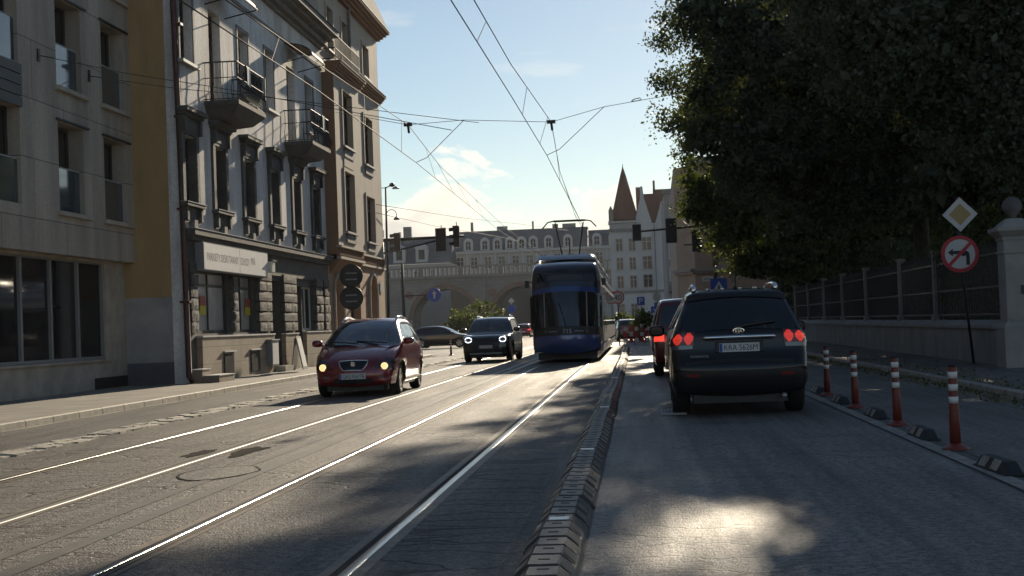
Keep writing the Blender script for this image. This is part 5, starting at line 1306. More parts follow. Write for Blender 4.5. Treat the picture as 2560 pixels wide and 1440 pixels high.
for i in range(len(ends) - 1):
    a, b = ends[i] + (.12 if i else 0), ends[i + 1] - .12; m = MB(); n = int((b - a) / .165)
    for k in range(n + 1):
        y = a + (b - a) * k / n; x = fx(y) + .2; m.box(x - .010, x + .010, y - .010, y + .010, 1.06, 2.6); m.add([(x - .022, y, 2.6), (x, y - .022, 2.6), (x + .022, y, 2.6), (x, y + .022, 2.6), (x, y, 2.74)], [(0, 1, 4), (1, 2, 4), (2, 3, 4), (3, 0, 4)])
    for z in (1.16, 1.75, 2.45): m.bar((fx(a) + .2, a, z), (fx(b) + .2, b, z), .03, .04)
    m.build('iron_panel', MT['iron'], F)
Cc = thing('gate_column', 'tall pale stone gate column with moulded cap and ball finial', 'column', (7.52, 28.6, .1))
def sq(m, x, y, w, z0, z1, w2=None):
    w2 = w2 or w; a = [(x - w, y - w, z0), (x + w, y - w, z0), (x + w, y + w, z0), (x - w, y + w, z0)]; b = [(x - w2, y - w2, z1), (x + w2, y - w2, z1), (x + w2, y + w2, z1), (x - w2, y + w2, z1)]
    m.add(a + b, [(3, 2, 1, 0), (4, 5, 6, 7), (0, 1, 5, 4), (1, 2, 6, 5), (2, 3, 7, 6), (3, 0, 4, 7)])
m = MB(); sq(m, 7.52, 28.6, .34, .1, .9); sq(m, 7.52, 28.6, .34, .9, 1.0, .28); sq(m, 7.52, 28.6, .26, 1.0, 2.62)
for s in (-1, 1): m.box(7.52 + s * .20 - .05, 7.52 + s * .20 + .05, 28.6 - .275, 28.6 - .262, 1.05, 2.3)
m.build('shaft', MT['columnstone'], Cc, bevel=.008)
m = MB(); sq(m, 7.52, 28.6, .29, 2.36, 2.41); sq(m, 7.52, 28.6, .28, 2.62, 2.68); sq(m, 7.52, 28.6, .28, 2.68, 2.80, .40); sq(m, 7.52, 28.6, .40, 2.80, 2.87); sq(m, 7.52, 28.6, .34, 2.87, 3.05, .14); m.build('cap', MT['columnstone'], Cc)
m = MB(); m.smooth = True; m.lathe([(.08, 3.04), (.07, 3.1), (.12, 3.14)] + [(.19 * math.sin(q), 3.3 - .19 * math.cos(q)) for q in np.linspace(.7, PI - .02, 10)], c=(7.52, 28.6, 0), n=20); m.build('ball', mat('shaded_ball_stone', (.12, .115, .11), .9, var=.3, vs=4), Cc)  # ball darker than the column, the tree's shade put into its colour
Gt = thing('garden_gate', 'dark blue-green sheet metal garden gate at the frame edge', 'gate', (8.5, 28.75, .1))
m = MB(); m.box(7.72, 9.6, 28.72, 28.76, .16, 1.35); m.build('sheet_panel', mat('gate_paint', (.05, .075, .085), .5, var=.2, vs=3), Gt)
m = MB()
for k in range(16): m.box(7.76 + k * .115, 7.785 + k * .115, 28.73, 28.755, 1.35, 2.5)
m.box(7.7, 9.6, 28.71, 28.77, 1.35, 1.41); m.box(7.7, 9.6, 28.715, 28.765, 2.5, 2.56); m.box(7.7, 9.6, 28.715, 28.765, 2.2, 2.24); m.build('bar_panel', MT['iron'], Gt)
m = MB(); m.box(7.95, 8.05, 28.69, 28.705, 1.42, 1.95); m.build('notice_strip', MT['signwhite'], Gt)
m = MB(); m.box(7.56, 7.66, 28.30, 28.335, 1.55, 1.72); tag(m.build('intercom', MT['frame_dark']), 'small dark intercom box on the stone gate column', 'intercom')

# ------------------------------------------------------------------ signs
def disc(m, c, r, n=32, N=(0, -1, 0), w0=0, w1=.004, U=(1, 0, 0)):
    m.prism([(r * math.cos(2 * PI * k / n), r * math.sin(2 * PI * k / n)) for k in range(n)], Vector(c) + Vector(N) * w0, U, (0, 0, 1), N, w1 - w0)
# no-left-turn sign and priority-road diamond on one leaning pole
sp = at_y(2400, 635, 31.0); pbs = Vector((7.22, 31.1, .1))
t = thing('sign_post', 'thin leaning dark pole carrying the diamond and the no left turn sign', 'sign post', pbs)
m = MB(); m.smooth = True; m.tube([pbs, Vector((sp.x + .02, 31.08, sp.z)), Vector((sp.x + .0, 31.08, sp.z + 1.25))], .03, 8); m.build('pole', MT['pole_dark'], t)
R = .40
t = thing('no_left_turn_sign', 'round red-rimmed no left turn sign below the diamond', 'road sign', sp)
m = MB(); disc(m, sp, R, 40, w0=-.02, w1=0); m.build('back_plate', MT['signred'], t)
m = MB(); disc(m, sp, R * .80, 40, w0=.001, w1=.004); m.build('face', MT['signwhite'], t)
def flat(m, pts, c, w, U=(1, 0, 0), V=(0, 0, 1)): 
    U = Vector(U); V = Vector(V); c = Vector(c); m.add([c + U * p[0] + V * p[1] + Vector((0, -w, 0)) for p in pts], [tuple(range(len(pts)))])
m = MB()
flat(m, [(-.26, .04), (-.15, .12), (-.15, .07), (.10, .07), (.10, .0), (-.15, .0), (-.15, -.05)], sp, .007)
K = 8; arc = [(.10 + .10 * math.sin(q), -.02 + .09 * math.cos(q)) for q in np.linspace(0, PI / 2, K)] + [(.20, -.24), (.125, -.24), (.125, -.03), (.10, .0)]
flat(m, arc, sp, .0072); flat(m, [(.0, -.0), (.10, .0), (.125, -.03), (.06, -.06)], sp, .0068); m.build('arrow', MT['signblack'], t)
m = MB(); a = R * .80; q = .707; w = .036
flat(m, [(-a * q - w * q, -a * q + w * q), (-a * q + w * q, -a * q - w * q), (a * q + w * q, a * q - w * q), (a * q - w * q, a * q + w * q)], sp, .0095); m.build('slash', MT['signred'], t)
dp = at_y(2400, 536, 31.0)
t = thing('priority_road_sign', 'white diamond priority sign with yellow centre above the no left turn sign', 'road sign', dp)
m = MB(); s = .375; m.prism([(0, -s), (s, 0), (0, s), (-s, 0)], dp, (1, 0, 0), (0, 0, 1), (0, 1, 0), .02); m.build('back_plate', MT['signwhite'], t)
m = MB(); s = .235; flat(m, [(0, -s), (s, 0), (0, s), (-s, 0)], dp, .004); m.build('face', MT['signyellow'], t)
# forty sign beside the tram
def post(name, label, cat, x, y, z1, r=.035, mt='steel', group=None):
    t = thing(name, label, cat, (x, y, 0), 0, group); m = MB(); m.smooth = True; m.tube([(x, y, 0), (x, y, z1)], r, 8); m.build('pole', MT[mt], t); return t
c4 = at_y(1544.5, 744, 76)
t = post('speed_limit_sign', 'round red-rimmed forty sign on a pole beside the tram', 'road sign', c4.x, 76.06, c4.z + .4, mt='pole_dark')
m = MB(); disc(m, c4, .36, 32, w0=-.02, w1=0); m.build('rim', MT['signred'], t)
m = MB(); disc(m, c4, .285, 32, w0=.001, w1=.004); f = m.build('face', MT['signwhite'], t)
m = MB(); add_text(m, '40', c4 + Vector((0, -.008, 0)), (1, 0, 0), (0, 0, 1), .30, .40); m.build('lettering', MT['signblack'], t)
# parking and direction signs in the distance
cp = at_y(1602, 752, 95)
t = post('parking_sign', 'square blue parking sign with a white letter beyond the barrier', 'road sign', cp.x, 95.06, cp.z + .3)
m = MB(); m.box(cp.x - .26, cp.x + .26, 95.0, 95.03, cp.z - .30, cp.z + .26); m.build('panel', MT['signblue'], t)
m = MB(); add_text(m, 'P', cp + Vector((0, -.006, -.01)), (1, 0, 0), (0, 0, 1), .38); m.build('lettering', MT['signwhite'], t)
m = MB(); m.box(cp.x - .2, cp.x + .26, 95.0, 95.03, cp.z - .58, cp.z - .36); m.build('supplement_plate', MT['signwhite'], t)
cd = at_y(1645, 768, 98)
t = post('direction_sign', 'blue direction signs stacked on one pole right of the parking sign', 'road sign', cd.x, 98.06, cd.z + 1.0)
for k, (dx, dz, w, h) in enumerate(((-.22, -.16, .28, .22), (.05, .1, .3, .24), (.25, .18, .22, .20))):
    m = MB(); m.box(cd.x + dx - w, cd.x + dx + w, 98.0 - k * .012, 98.03 - k * .012, cd.z + dz - h, cd.z + dz + h); o = m.build('panel', MT['signblue'], t)
    m = MB(); flat(m, [(-.04, -.12), (.04, -.12), (.04, .0), (.12, .0), (0, .15), (-.12, 0), (-.04, 0)], (cd.x + dx, 97.99 - k * .012, cd.z + dz), 0); m.build('arrow', MT['signwhite'], t)
m = MB(); disc(m, (cd.x - .05, 98, cd.z + .72), .3, 24, w0=-.02, w1=0); m.build('disc', MT['steel'], t)
cw = at_y(1797, 712, 58)
t = post('crossing_sign', 'square blue pedestrian crossing sign with white triangle above the dark car roof', 'road sign', cw.x, 58.06, cw.z + .35)
m = MB(); m.box(cw.x - .34, cw.x + .34, 58, 58.03, cw.z - .42, cw.z + .26); m.build('panel', MT['signblue'], t)
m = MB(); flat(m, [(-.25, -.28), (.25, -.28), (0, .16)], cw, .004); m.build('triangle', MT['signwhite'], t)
m = MB(); flat(m, [(-.05, -.22), (.06, -.22), (.02, .0), (-.02, 0)], cw, .007); m.build('figure', MT['signblack'], t)
# backs of two round signs on the left pavement
c1 = at_y(878, 690, 48.6); c2 = at_y(879, 745, 48.6)
t = post('sign_post', 'dark pole on the left pavement with two round sign backs', 'sign post', c1.x, 48.66, c1.z + .4, mt='pole_dark')
for c, lab in ((c1, 'upper round sign on the left pavement seen from its dark back'), (c2, 'lower round sign on the left pavement seen from its dark back')):
    r = thing('round_sign', lab, 'road sign', c, 0, 'round signs seen from behind')
    m = MB(); disc(m, c, .42, 32, w0=0, w1=.02); m.build('back_plate', MT['pole_dark'], r)
    m = MB(); m.box(c.x - .2, c.x + .2, c.y - .045, c.y - .022, c.z + .08, c.z + .12); m.box(c.x - .2, c.x + .2, c.y - .045, c.y - .022, c.z - .14, c.z - .10); m.build('bracket', MT['steel'], r)
# round blue sign on an arm above the junction
cb = at_y(1086, 737, 80); pa = at_y(1008, 740, 80)
t = thing('sign_mast', 'dark mast with horizontal arm above the junction, left of the bushes', 'mast', (pa.x, 80, 0))
m = MB(); m.smooth = True; m.tube([(pa.x, 80, 0), (pa.x, 80, pa.z + 1.9)], [.11, .07], 8); m.tube([(pa.x, 80, pa.z), (cb.x - .3, 80, pa.z)], .03, 6); m.build('pole', MT['pole_dark'], t)
t = thing('blue_round_sign', 'large round blue sign hanging at the end of the mast arm', 'road sign', cb)
m = MB(); disc(m, cb, .40, 28, w0=0, w1=.03); m.build('disc', MT['signblue'], t)
m = MB(); flat(m, [(-.05, -.22), (.05, -.22), (.05, .05), (.14, .05), (0, .24), (-.14, .05), (-.05, .05)], cb, .034); m.build('arrow', MT['steel'], t)
cz = at_y(1279, 772, 150)
t = post('blue_sign', 'small blue sign with a diamond above in front of the right viaduct arch', 'road sign', cz.x, 150.06, cz.z + .8)
m = MB(); disc(m, cz, .45, 20, w0=0, w1=.02); m.build('disc', MT['signblue'], t); m = MB(); m.prism([(0, .5), (.35, .85), (0, 1.2), (-.35, .85)], cz, (1, 0, 0), (0, 0, 1), (0, -1, 0), .02); m.build('diamond', MT['signwhite'], t)
# single red post at the left edge of the junction
pr_ = at_z(1128, 889); c = copy_tree(p0); c.location = (pr_.x, pr_.y, 0); c['label'] = 'lone red post at the junction in front of the black car'; c.pop('group', None)
# red and white street barrier
t = thing('street_barrier', 'red and white checked street barrier in front of the bushes, right of the tram', 'barrier', (.9, 77, 0))
m = MB(); xa, xb = -.75, 2.2
for r in range(3):
    for k in range(10):
        x = xa + (xb - xa) * k / 10; m.cur = (k + r) % 2; m.box(x + .01, x + .215, 77.0, 77.03, .18 + r * .30, .38 + r * .30)
m.build('board_panel', [MT['signwhite'], MT['signred']], t)
m = MB()
for k in range(6): m.tube([(xa + (xb - xa) * k / 5, 77.05, 0), (xa + (xb - xa) * k / 5, 77.05, 1.08)], .025, 6)
for r in range(4): m.bar((xa, 77.05, .14 + r * .3), (xb, 77.05, .14 + r * .3), .03)
m.build('frame', MT['signred'], t)

# ------------------------------------------------------------------ traffic signals on gantry arms
def signal(label, c, Y, plate, face=0, lamps=3, h=.95):
    """housing with three visors; face=0 seen from behind (plate), 1 from the side"""
    t = thing('traffic_signal', label, 'traffic signal', c, 0, 'traffic signals above the junction'); x, y, z = c
    m = MB(); m.box(x - .15, x + .15, y - .11, y + .11, z - h / 2, z + h / 2); m.build('housing', MT['black'], t, bevel=.02)
    for k in range(lamps):
        zz = z + h / 2 - (k + .5) * h / lamps
        m = MB(); m.smooth = True; K = 10; rows = []
        d = (0, 1) if face == 0 else ((1, 0) if face > 0 else (-1, 0))
        for L in (.10, .34):
            rows.append([Vector((x + d[0] * L, y + d[1] * L, zz)) + Vector((d[1], d[0], 0)) * (.125 * math.cos(q)) + Vector((0, 0, .125 * math.sin(q) - (0.02 if L > .2 else 0))) for q in np.linspace(-.35, PI + .35, K)])
        m.grid(rows); m.build('visor', MT['black'], t)
    if plate:
        m = MB(); m.box(x - plate[0] / 2, x + plate[0] / 2, y - .135, y - .115, z - plate[1] / 2, z + plate[1] / 2); m.build('backboard', MT['black'], t)
        m = MB(); e = .02
        for (a, b, cc, d_) in ((-plate[0] / 2, plate[0] / 2, -plate[1] / 2, -plate[1] / 2 + e), (-plate[0] / 2, plate[0] / 2, plate[1] / 2 - e, plate[1] / 2), (-plate[0] / 2, -plate[0] / 2 + e, -plate[1] / 2 + e, plate[1] / 2 - e), (plate[0] / 2 - e, plate[0] / 2, -plate[1] / 2 + e, plate[1] / 2 - e)): m.box(x + a, x + b, y - .14, y - .136, z + cc, z + d_)
        m.build('backboard_edge', MT['frame_grey'], t)
    return t
YR = 62
s1 = at_y(1592, 582, YR); s2 = at_y(1678, 577, YR); s3 = at_y(1738, 602, YR)
signal('small square signal back hanging on the right gantry, leftmost of it', s1, YR, (.40, .74), h=.62, lamps=2)
signal('tall black signal back in the middle of the right gantry', s2, YR, (.50, 1.10))
signal('signal seen side-on at the right end of the gantry beside the tree', s3, YR, None, face=1)
t = thing('signal_gantry', 'thin horizontal gantry arm reaching out from under the tree', 'gantry', (6.4, YR + .25, 0))
m = MB(); m.smooth = True
za = at_y(1640, 578, YR).z
m.tube([(s1.x - .1, YR + .22, za + .02), (6.4, YR + .22, za + .35)], [.04, .07], 8); m.tube([(s3.x - .5, YR + .22, s3.z - .15), (6.4, YR + .22, s3.z - .1)], .03, 6); m.tube([(6.4, YR + .22, 0), (6.4, YR + .22, za + .6)], [.12, .08], 10); m.build('mast', MT['pole_dark'], t)
YL = 66
l1 = at_y(1103, 600, YL); l2 = at_y(1141, 592, YL); l3 = at_y(993, 606, YL)
signal('big black signal back on the left gantry, nearer its tip', l1, YL, (.52, 1.12))
signal('signal seen side-on at the very tip of the left gantry', l2, YL, None, face=-1, h=1.0)
signal('lower signal seen side-on near the root of the left gantry', l3, YL, None, face=-1, h=.9)
t = thing('signal_gantry', 'black horizontal gantry arm reaching right from the corner of the salmon house', 'gantry', (-12.0, YL + .25, 0))
a = at_y(962, 600, YL); b = at_y(1158, 589, YL)
m = MB(); m.smooth = True; m.tube([(a.x - .2, YL + .22, a.z), (b.x, YL + .22, b.z)], [.085, .05], 8); m.tube([(a.x - .2, YL + .22, a.z - .62), (l3.x, YL + .22, a.z - .50), (l1.x, YL + .22, a.z - .08)], .045, 6); m.tube([(a.x - .2, YL + .22, 0), (a.x - .2, YL + .22, a.z + .1)], [.13, .10], 10); m.build('mast', MT['pole_dark'], t)
for i in (l1, l2):
    m = MB(); m.tube([(i.x, YL + .15, i.z + .5), (i.x, YL + .15, i.z + .72)], .02, 5); m.box(i.x - .2, i.x + .1, YL + .1, YL + .2, i.z + .5, i.z + .54)
    m.build('bracket', MT['black'], t)
# street lamp
lt = at_y(964, 470, 75); t = thing('street_lamp', 'slim street lamp with two heads and a lower crook arm, right of the salmon house', 'street lamp', (lt.x, 75, 0))
m = MB(); m.smooth = True; m.tube([(lt.x - .12, 75, 0), (lt.x - .05, 75, 5), (lt.x, 75, lt.z + .05)], [.10, .07, .045], 8); m.tube([(lt.x, 75, lt.z), (lt.x + .28, 75, lt.z + .12)], .03, 6)
m.tube([(lt.x - .02, 75, 7.2)] + [(lt.x + .27 - .27 * math.cos(q), 75, 7.6 + .24 * math.sin(q)) for q in np.linspace(0, PI, 9)] + [(lt.x + .54, 75, 7.42)], .022, 6)
m.tube([(lt.x, 75, lt.z), (lt.x - .5, 75, lt.z + .02)], .02, 5); m.build('pole', MT['pole_dark'], t)
m = MB(); m.smooth = True; m.lathe([(0, -.1), (.10, -.08), (.17, 0), (.12, .1), (0, .14)], c=(lt.x + .36, 75, lt.z + .14), n=12); m.build('lamp_head', MT['black'], t)
m = MB(); m.smooth = True; m.lathe([(.22, -.05), (.16, .02), (.06, .08), (0, .1)], c=(lt.x + .55, 75, lt.z - .02), n=12); m.build('lamp_head', MT['steel'], t)
m = MB(); m.smooth = True; m.lathe([(.17, 7.28), (.13, 7.38), (.04, 7.46)], c=(lt.x + .54, 75, 0), n=12); m.build('lamp_head', MT['black'], t)

# ------------------------------------------------------------------ overhead wires
def wire(label, pts, r=.009, cat='overhead wire', group='tram overhead wires', name='overhead_wire', parent_drop=None):
    t = thing(name, label, cat, pts[0], 0, group)
    m = MB(); m.smooth = True
    d = []
    for i in range(len(pts) - 1):
        a, b = Vector(pts[i]), Vector(pts[i + 1]); k = max(2, int((b - a).length / 4)) if (b - a).length > 6 else 1
        for j in range(k):
            d.append(a.lerp(b, j / k))
    d.append(Vector(pts[-1])); m.tube(d, r, 6); m.build('cable', MT['wire'], t); return t, pts
def on(pts, y):
    for a, b in zip(pts, pts[1:]):
        if a[1] <= y <= b[1]:
            f = (y - a[1]) / (b[1] - a[1]); return Vector(a).lerp(Vector(b), f)
    return Vector(pts[-1])
def v3(p): return tuple(p)
# contact and carrier wires: measured pixels put at their real distance along each track
rc = [v3(at_y(1080, -75, 16)), v3(at_y(1278, 240, 26)), v3(at_y(1367, 388, 36)), v3(at_y(1447, 545, 51)), v3(at_y(1456, 562, 52.0)), (-2.5, 110, 5.6), (-5, 180, 5.8)]
ru = [v3(at_y(1142, -75, 18)), v3(at_y(1277, 160, 27)), v3(at_y(1378, 305, 36)), v3(at_y(1400, 430, 48)), v3(at_y(1440, 545, 66)), (-2.6, 120, 6.4), (-5, 180, 6.6)]
lc = [v3(at_y(380, -45, 15)), v3(at_y(800, 230, 24)), v3(at_y(1040, 406, 36)), v3(at_y(1165, 508, 52)), v3(at_y(1240, 570, 72)), (-6.6, 130, 5.9)]
lu = [v3(at_y(500, -45, 17)), v3(at_y(780, 150, 25)), v3(at_y(1020, 312, 36)), v3(at_y(1100, 415, 50)), v3(at_y(1270, 575, 84)), (-6.6, 140, 6.6)]
for lab, p in (('thin contact wire above the right track, leading to the tram pantograph', rc), ('carrier wire hanging just above the right contact wire', ru), ('contact wire above the left track, crossing the white tenement', lc), ('carrier wire hanging just above the left contact wire', lu)):
    t, _ = wire(lab, p, .0095)
    if p in (rc, lc):
        up_ = ru if p is rc else lu
        for y in (20.5, 28.5, 33.5, 41, 47, 54, 62):
            a, b = on(p, y), on(up_, y + 1.5)
            if (a - b).length < 3: 
                m = MB(); m.tube([a, b], .006, 5); m.build('dropper', MT['wire'], t)
G2 = 'span wires across the street'
H1, H2 = Vector(lu[2]), Vector(ru[2])
wl = at_y(945, 290, 44); wa = at_y(1160, 300, 36); wb = at_y(1510, 267, 36); we = at_y(1662, 240, 36)
t, _ = wire('long span wire running from the salmon house across the sky into the tree', [v3(at_x(838, 280, -11.05)), v3(H1), v3(wa), v3(H2), v3(wb), v3(we), (9.0, 37, 8.4)], .008, group=G2, name='span_wire')
for c in (H1, H2):
    m = MB(); m.box(c.x - .11, c.x + .11, c.y - .03, c.y + .03, c.z - .04, c.z + .05); m.tube([(c.x, c.y, c.z), (c.x + .02, c.y, c.z - .22)], .035, 6); m.build('insulator', MT['black'], t)
m = MB(); q = at_y(1590, 251, 36); m.tube([q + Vector((-.12, 0, -.02)), q + Vector((-.06, 0, .03)), q + Vector((.1, 0, .06)), q + Vector((.14, 0, .03)), q + Vector((.06, 0, -.01)), q + Vector((-.12, 0, -.02))], .012, 5); m.build('turnbuckle', MT['wire'], t)
for lab, c, w_ in (('pull-off wire holding the left contact wire from the span', Vector(lc[2]), wa), ('pull-off wire holding the right contact wire from the span', Vector(rc[2]), wb)):
    k = c.lerp(w_, .22) - Vector((0, 0, .12)); wire(lab, [v3(c), v3(k), v3(w_)], .009, group=G2, name='span_wire')
for (p, q, lab) in (((95, 138), (520, 215), 'upper wire anchored in the grey concrete facade, running right'), ((222, 190), (640, 240), 'lower wire anchored in the grey concrete facade, running right')):
    a = at_x(*p, -12.89); b = at_x(*q, -9.6); d = (b - a); t, _ = wire(lab, [v3(a), v3(a + d * .5 + Vector((0, 0, -.05))), v3(b), v3(b + d * 1.6)], .009, group=G2, name='span_wire')
    m = MB(); m.box(a.x - .0, a.x + .03, a.y - .05, a.y + .05, a.z - .14, a.z + .14); m.tube([a, a + d.normalized() * .35], .013, 6); m.build('wall_anchor', MT['black'], t)
for (p, q, Y1_, Y2_, lab) in (((940, 511), (1300, 560), 63.9, 95, 'faint far wire running from the salmon house toward the viaduct, upper one'), ((940, 532), (1210, 585), 63.9, 95, 'faint far wire running from the salmon house toward the viaduct, lower one')):
    a = at_x(*p, -11.5); b = at_y(*q, Y2_); wire(lab, [v3(a), v3(a.lerp(b, .5) - Vector((0, 0, .1))), v3(b), v3(b + (b - a) * .6)], .012, group=G2, name='span_wire')
# ------------------------------------------------------------------ far buildings
YV = 250
V_ = thing('viaduct', 'long grey stone railway viaduct with a balustrade and two brick-rimmed arches', 'bridge', (-25, YV, 0))
MT['viastone'] = with_bricks(mat('viaduct_stone', (.25, .225, .195), .85, var=.18, vs=.12, bump=.2, bs=3, stretch=(1, 1, .4)), 1.6, .6, .03, .75, axis='xz')
MT['brickrim'] = mat('brick_rim', (.20, .115, .085), .85, var=.2, vs=1)
fv = Facade((0, YV, 0), (1, 0, 0), (0, -1, 0))
arch = [(-40.2, -28.6), (-25.8, -14.2), (-11.4, .2), (3.0, 14.6)]
m = MB(); fv.wall(m, -110, 60, 0, 10.3, [(a, b, 0, 8.4, 5.4, 9.0) for a, b in arch]); m.quad(fv.P(-110, 10.3), fv.P(60, 10.3), fv.P(60, 10.3, -12), fv.P(-110, 10.3, -12)); m.build('wall', MT['viastone'], V_)
for a, b in arch:
    m = MB(); cu = (a + b) / 2; R = (b - a) / 2; K = 18
    for k in range(K):
        q0, q1 = PI * k / K, PI * (k + 1) / K
        m.quad(fv.P(cu - R * math.cos(q0), 3 + 5.4 * math.sin(q0), .06), fv.P(cu - R * math.cos(q1), 3 + 5.4 * math.sin(q1), .06), fv.P(cu - (R + .8) * math.cos(q1), 3 + 6.2 * math.sin(q1), .06), fv.P(cu - (R + .8) * math.cos(q0), 3 + 6.2 * math.sin(q0), .06))
    m.build('arch_rim', MT['brickrim'], V_)
for x in (-42.5, -27.2, -12.8, 1.5):
    m = MB(); fv.box(m, x - .28, x + .28, 0, 10.2, .0, .5); m.build('pilaster', MT['viastone'], V_)
    m = MB(); disc(m, (x + (1.9 if x < -30 else 1.6), YV, 7.4), .75, 20, w0=.02, w1=.12); m.build('medallion', MT['brickrim'], V_)
m = MB(); fv.box(m, -110, 60, 10.3, 10.75, -.5, .7); fv.box(m, -110, 60, 12.15, 12.45, -.2, .35)
for x in np.arange(-60, 10, .8): fv.box(m, x - .16, x + .16, 10.75, 12.15, -.1, .22)
for x in np.arange(-60, 12, 7.2): fv.box(m, x - .5, x + .5, 10.75, 12.15, -.18, .4)
m.build('parapet', MT['viastone'], V_)

MT['palewall'] = mat('pale_facade', (.36, .345, .32), .85, var=.1, vs=.2)
MT['whitewall'] = mat('white_facade', (.44, .44, .43), .85, var=.1, vs=.2)
def far_windows(par, fr, us, rows, w, h, fm='frame_dark', surround=None, arch=0, name='window'):
    for v in rows:
        for u in us:
            m = MB()
            m.cur = 0; fr.box(m, u - w / 2, u + w / 2, v, v + h, -.05, .02)
            m.cur = 1; e = .16
            fr.box(m, u - w / 2 - e, u - w / 2, v - .02, v + h + e, 0, .12); fr.box(m, u + w / 2, u + w / 2 + e, v - .02, v + h + e, 0, .12); fr.box(m, u - w / 2, u + w / 2, v + h, v + h + e, 0, .12)
            fr.box(m, u - w / 2 - e * 1.3, u + w / 2 + e * 1.3, v - .22, v - .02, 0, .2)
            m.cur = 1; fr.box(m, u - .05, u + .05, v, v + h, .021, .06); fr.box(m, u - w / 2, u + w / 2, v + h * .66, v + h * .66 + .08, .021, .06)
            m.build(name, [MT['glass'], surround or MT['whitewall']], par)
YM = 290
Mh = thing('mansard_palace', 'long pale palace with a slate mansard roof and arched white dormers behind the viaduct', 'building', (-25, YM, 0))
fmh = Facade((0, YM, 0), (1, 0, 0), (0, -1, 0))
m = MB(); fmh.wall(m, -38.5, 12, 0, 11.6); m.build('shaded_lower_wall', MT['stone_dark'], Mh)  # dark stone stands in for the shade seen under the viaduct arches
m = MB(); fmh.wall(m, -38.5, 12, 11.6, 16.6); m.quad(fmh.P(-38.5, 0), fmh.P(-38.5, 16.6), fmh.P(-38.5, 16.6, -14), fmh.P(-38.5, 0, -14)); m.build('wall', MT['palewall'], Mh)
m = MB(); fmh.box(m, -38.8, 12.2, 16.6, 17.1, -.5, .6); fmh.box(m, -38.6, 12, 12.6, 12.9, 0, .25); m.build('cornice', MT['whitewall'], Mh)
m = MB()
m.add([fmh.P(-38.6, 17.1, .3), fmh.P(-9.5, 17.1, .3), fmh.P(-9.5, 21.4, -2.2), fmh.P(-37.2, 21.4, -2.2), fmh.P(-37.2, 21.4, -11), fmh.P(-9.5, 21.4, -11)], [(0, 1, 2, 3), (3, 2, 5, 4)])
m.add([fmh.P(-9.4, 17.1, .3), fmh.P(12, 17.1, .3), fmh.P(12, 20.6, -2.2), fmh.P(-9.4, 20.6, -2.2), fmh.P(12, 20.9, -9), fmh.P(-9.4, 20.9, -9)], [(0, 1, 2, 3), (3, 2, 4, 5)])
m.build('roof', MT['slate'], Mh)
fdm = Facade((0, YM - .25, 0), (1, 0, 0), (0, -1, 0))
dx = [-34.4, -30.9, -28.3, -25.7, -23.2, -20.8, -17.6, -13.6, -7.6, -4.2, -.6, 3]
for x in dx:
    m = MB(); K = 10; r = .95
    prof = [(x - r, 17.2), (x - r, 18.9)] + [(x - r * math.cos(PI * k / K), 18.9 + r * math.sin(PI * k / K)) for k in range(1, K)] + [(x + r, 18.9), (x + r, 17.2)]
    fdm.slab(m, prof, -2.2, .1); o = m.build('dormer', MT['whitewall'], Mh)
    m = MB(); r2 = .5; prof = [(x - r2, 17.4), (x - r2, 18.7)] + [(x - r2 * math.cos(PI * k / K), 18.7 + r2 * math.sin(PI * k / K)) for k in range(1, K)] + [(x + r2, 18.7), (x + r2, 17.4)]
    fdm.slab(m, prof, .1, .13); m.build('window', MT['glass2'], o)
    m = MB(); fdm.box(m, x - .05, x + .05, 17.4, 19.1, .131, .17); fdm.box(m, x - .5, x + .5, 18.3, 18.4, .131, .17); m.build('glazing_bar', MT['whitewall'], o)
far_windows(Mh, fmh, [-36.2, -33.3, -30.4, -27.5, -24.6, -21.7, -18.8, -15.9, -13, -10.1, -7.2, -4.3], (13.5,), 1.3, 2.3, surround=MT['whitewall'])
for x in np.arange(-37.6, 11, 2.9):
    m = MB(); fmh.box(m, x - .18, x + .18, 12.9, 16.6, 0, .18); m.build('pilaster', MT['whitewall'], Mh)
for x, w, h in ((-33.9, .5, 2.0), (-27.5, 2.2, .9), (-21, .35, 1.7), (-16.3, 1.2, .9), (-13.4, 2.8, .9)):
    m = MB(); m.box(x - w / 2, x + w / 2, YM + 3.2, YM + 4.2, 20.8, 21.4 + h); m.build('chimney', MT['stone_trim'], Mh)
# lower roofs to the left
YL2 = 275
Lh = thing('long_roofed_house', 'lower grey-roofed house behind the left end of the viaduct', 'building', (-46, YL2, 0))
fl = Facade((0, YL2, 0), (1, 0, 0), (0, -1, 0))
m = MB(); fl.wall(m, -75, -36.5, 0, 14.2); m.build('wall', MT['palewall'], Lh)
m = MB(); m.add([fl.P(-76, 14.2, .5), fl.P(-36.2, 14.2, .5), fl.P(-36.2, 19.6, -5), fl.P(-76, 19.0, -5), fl.P(-36.2, 14.2, -10)], [(0, 1, 2, 3), (1, 4, 2)]); m.build('roof', MT['slate'], Lh)
far_windows(Lh, fl, [-52, -49, -46, -43, -40], (10.6,), 1.2, 2.2, surround=MT['whitewall'])
for x, w, h, z in ((-54.5, 1.0, 2.6, 18.6), (-47.0, .4, 2.0, 19), (-45.4, 1.6, 3.2, 18.8), (-50.5, .4, 2.6, 19)):
    m = MB(); m.box(x - w / 2, x + w / 2, YL2 + 4, YL2 + 5, z - 2, z + h); m.build('chimney', MT['stone_trim'], Lh)
fdl = Facade((0, YL2 - .1, 0), (1, 0, 0), (0, -1, 0))
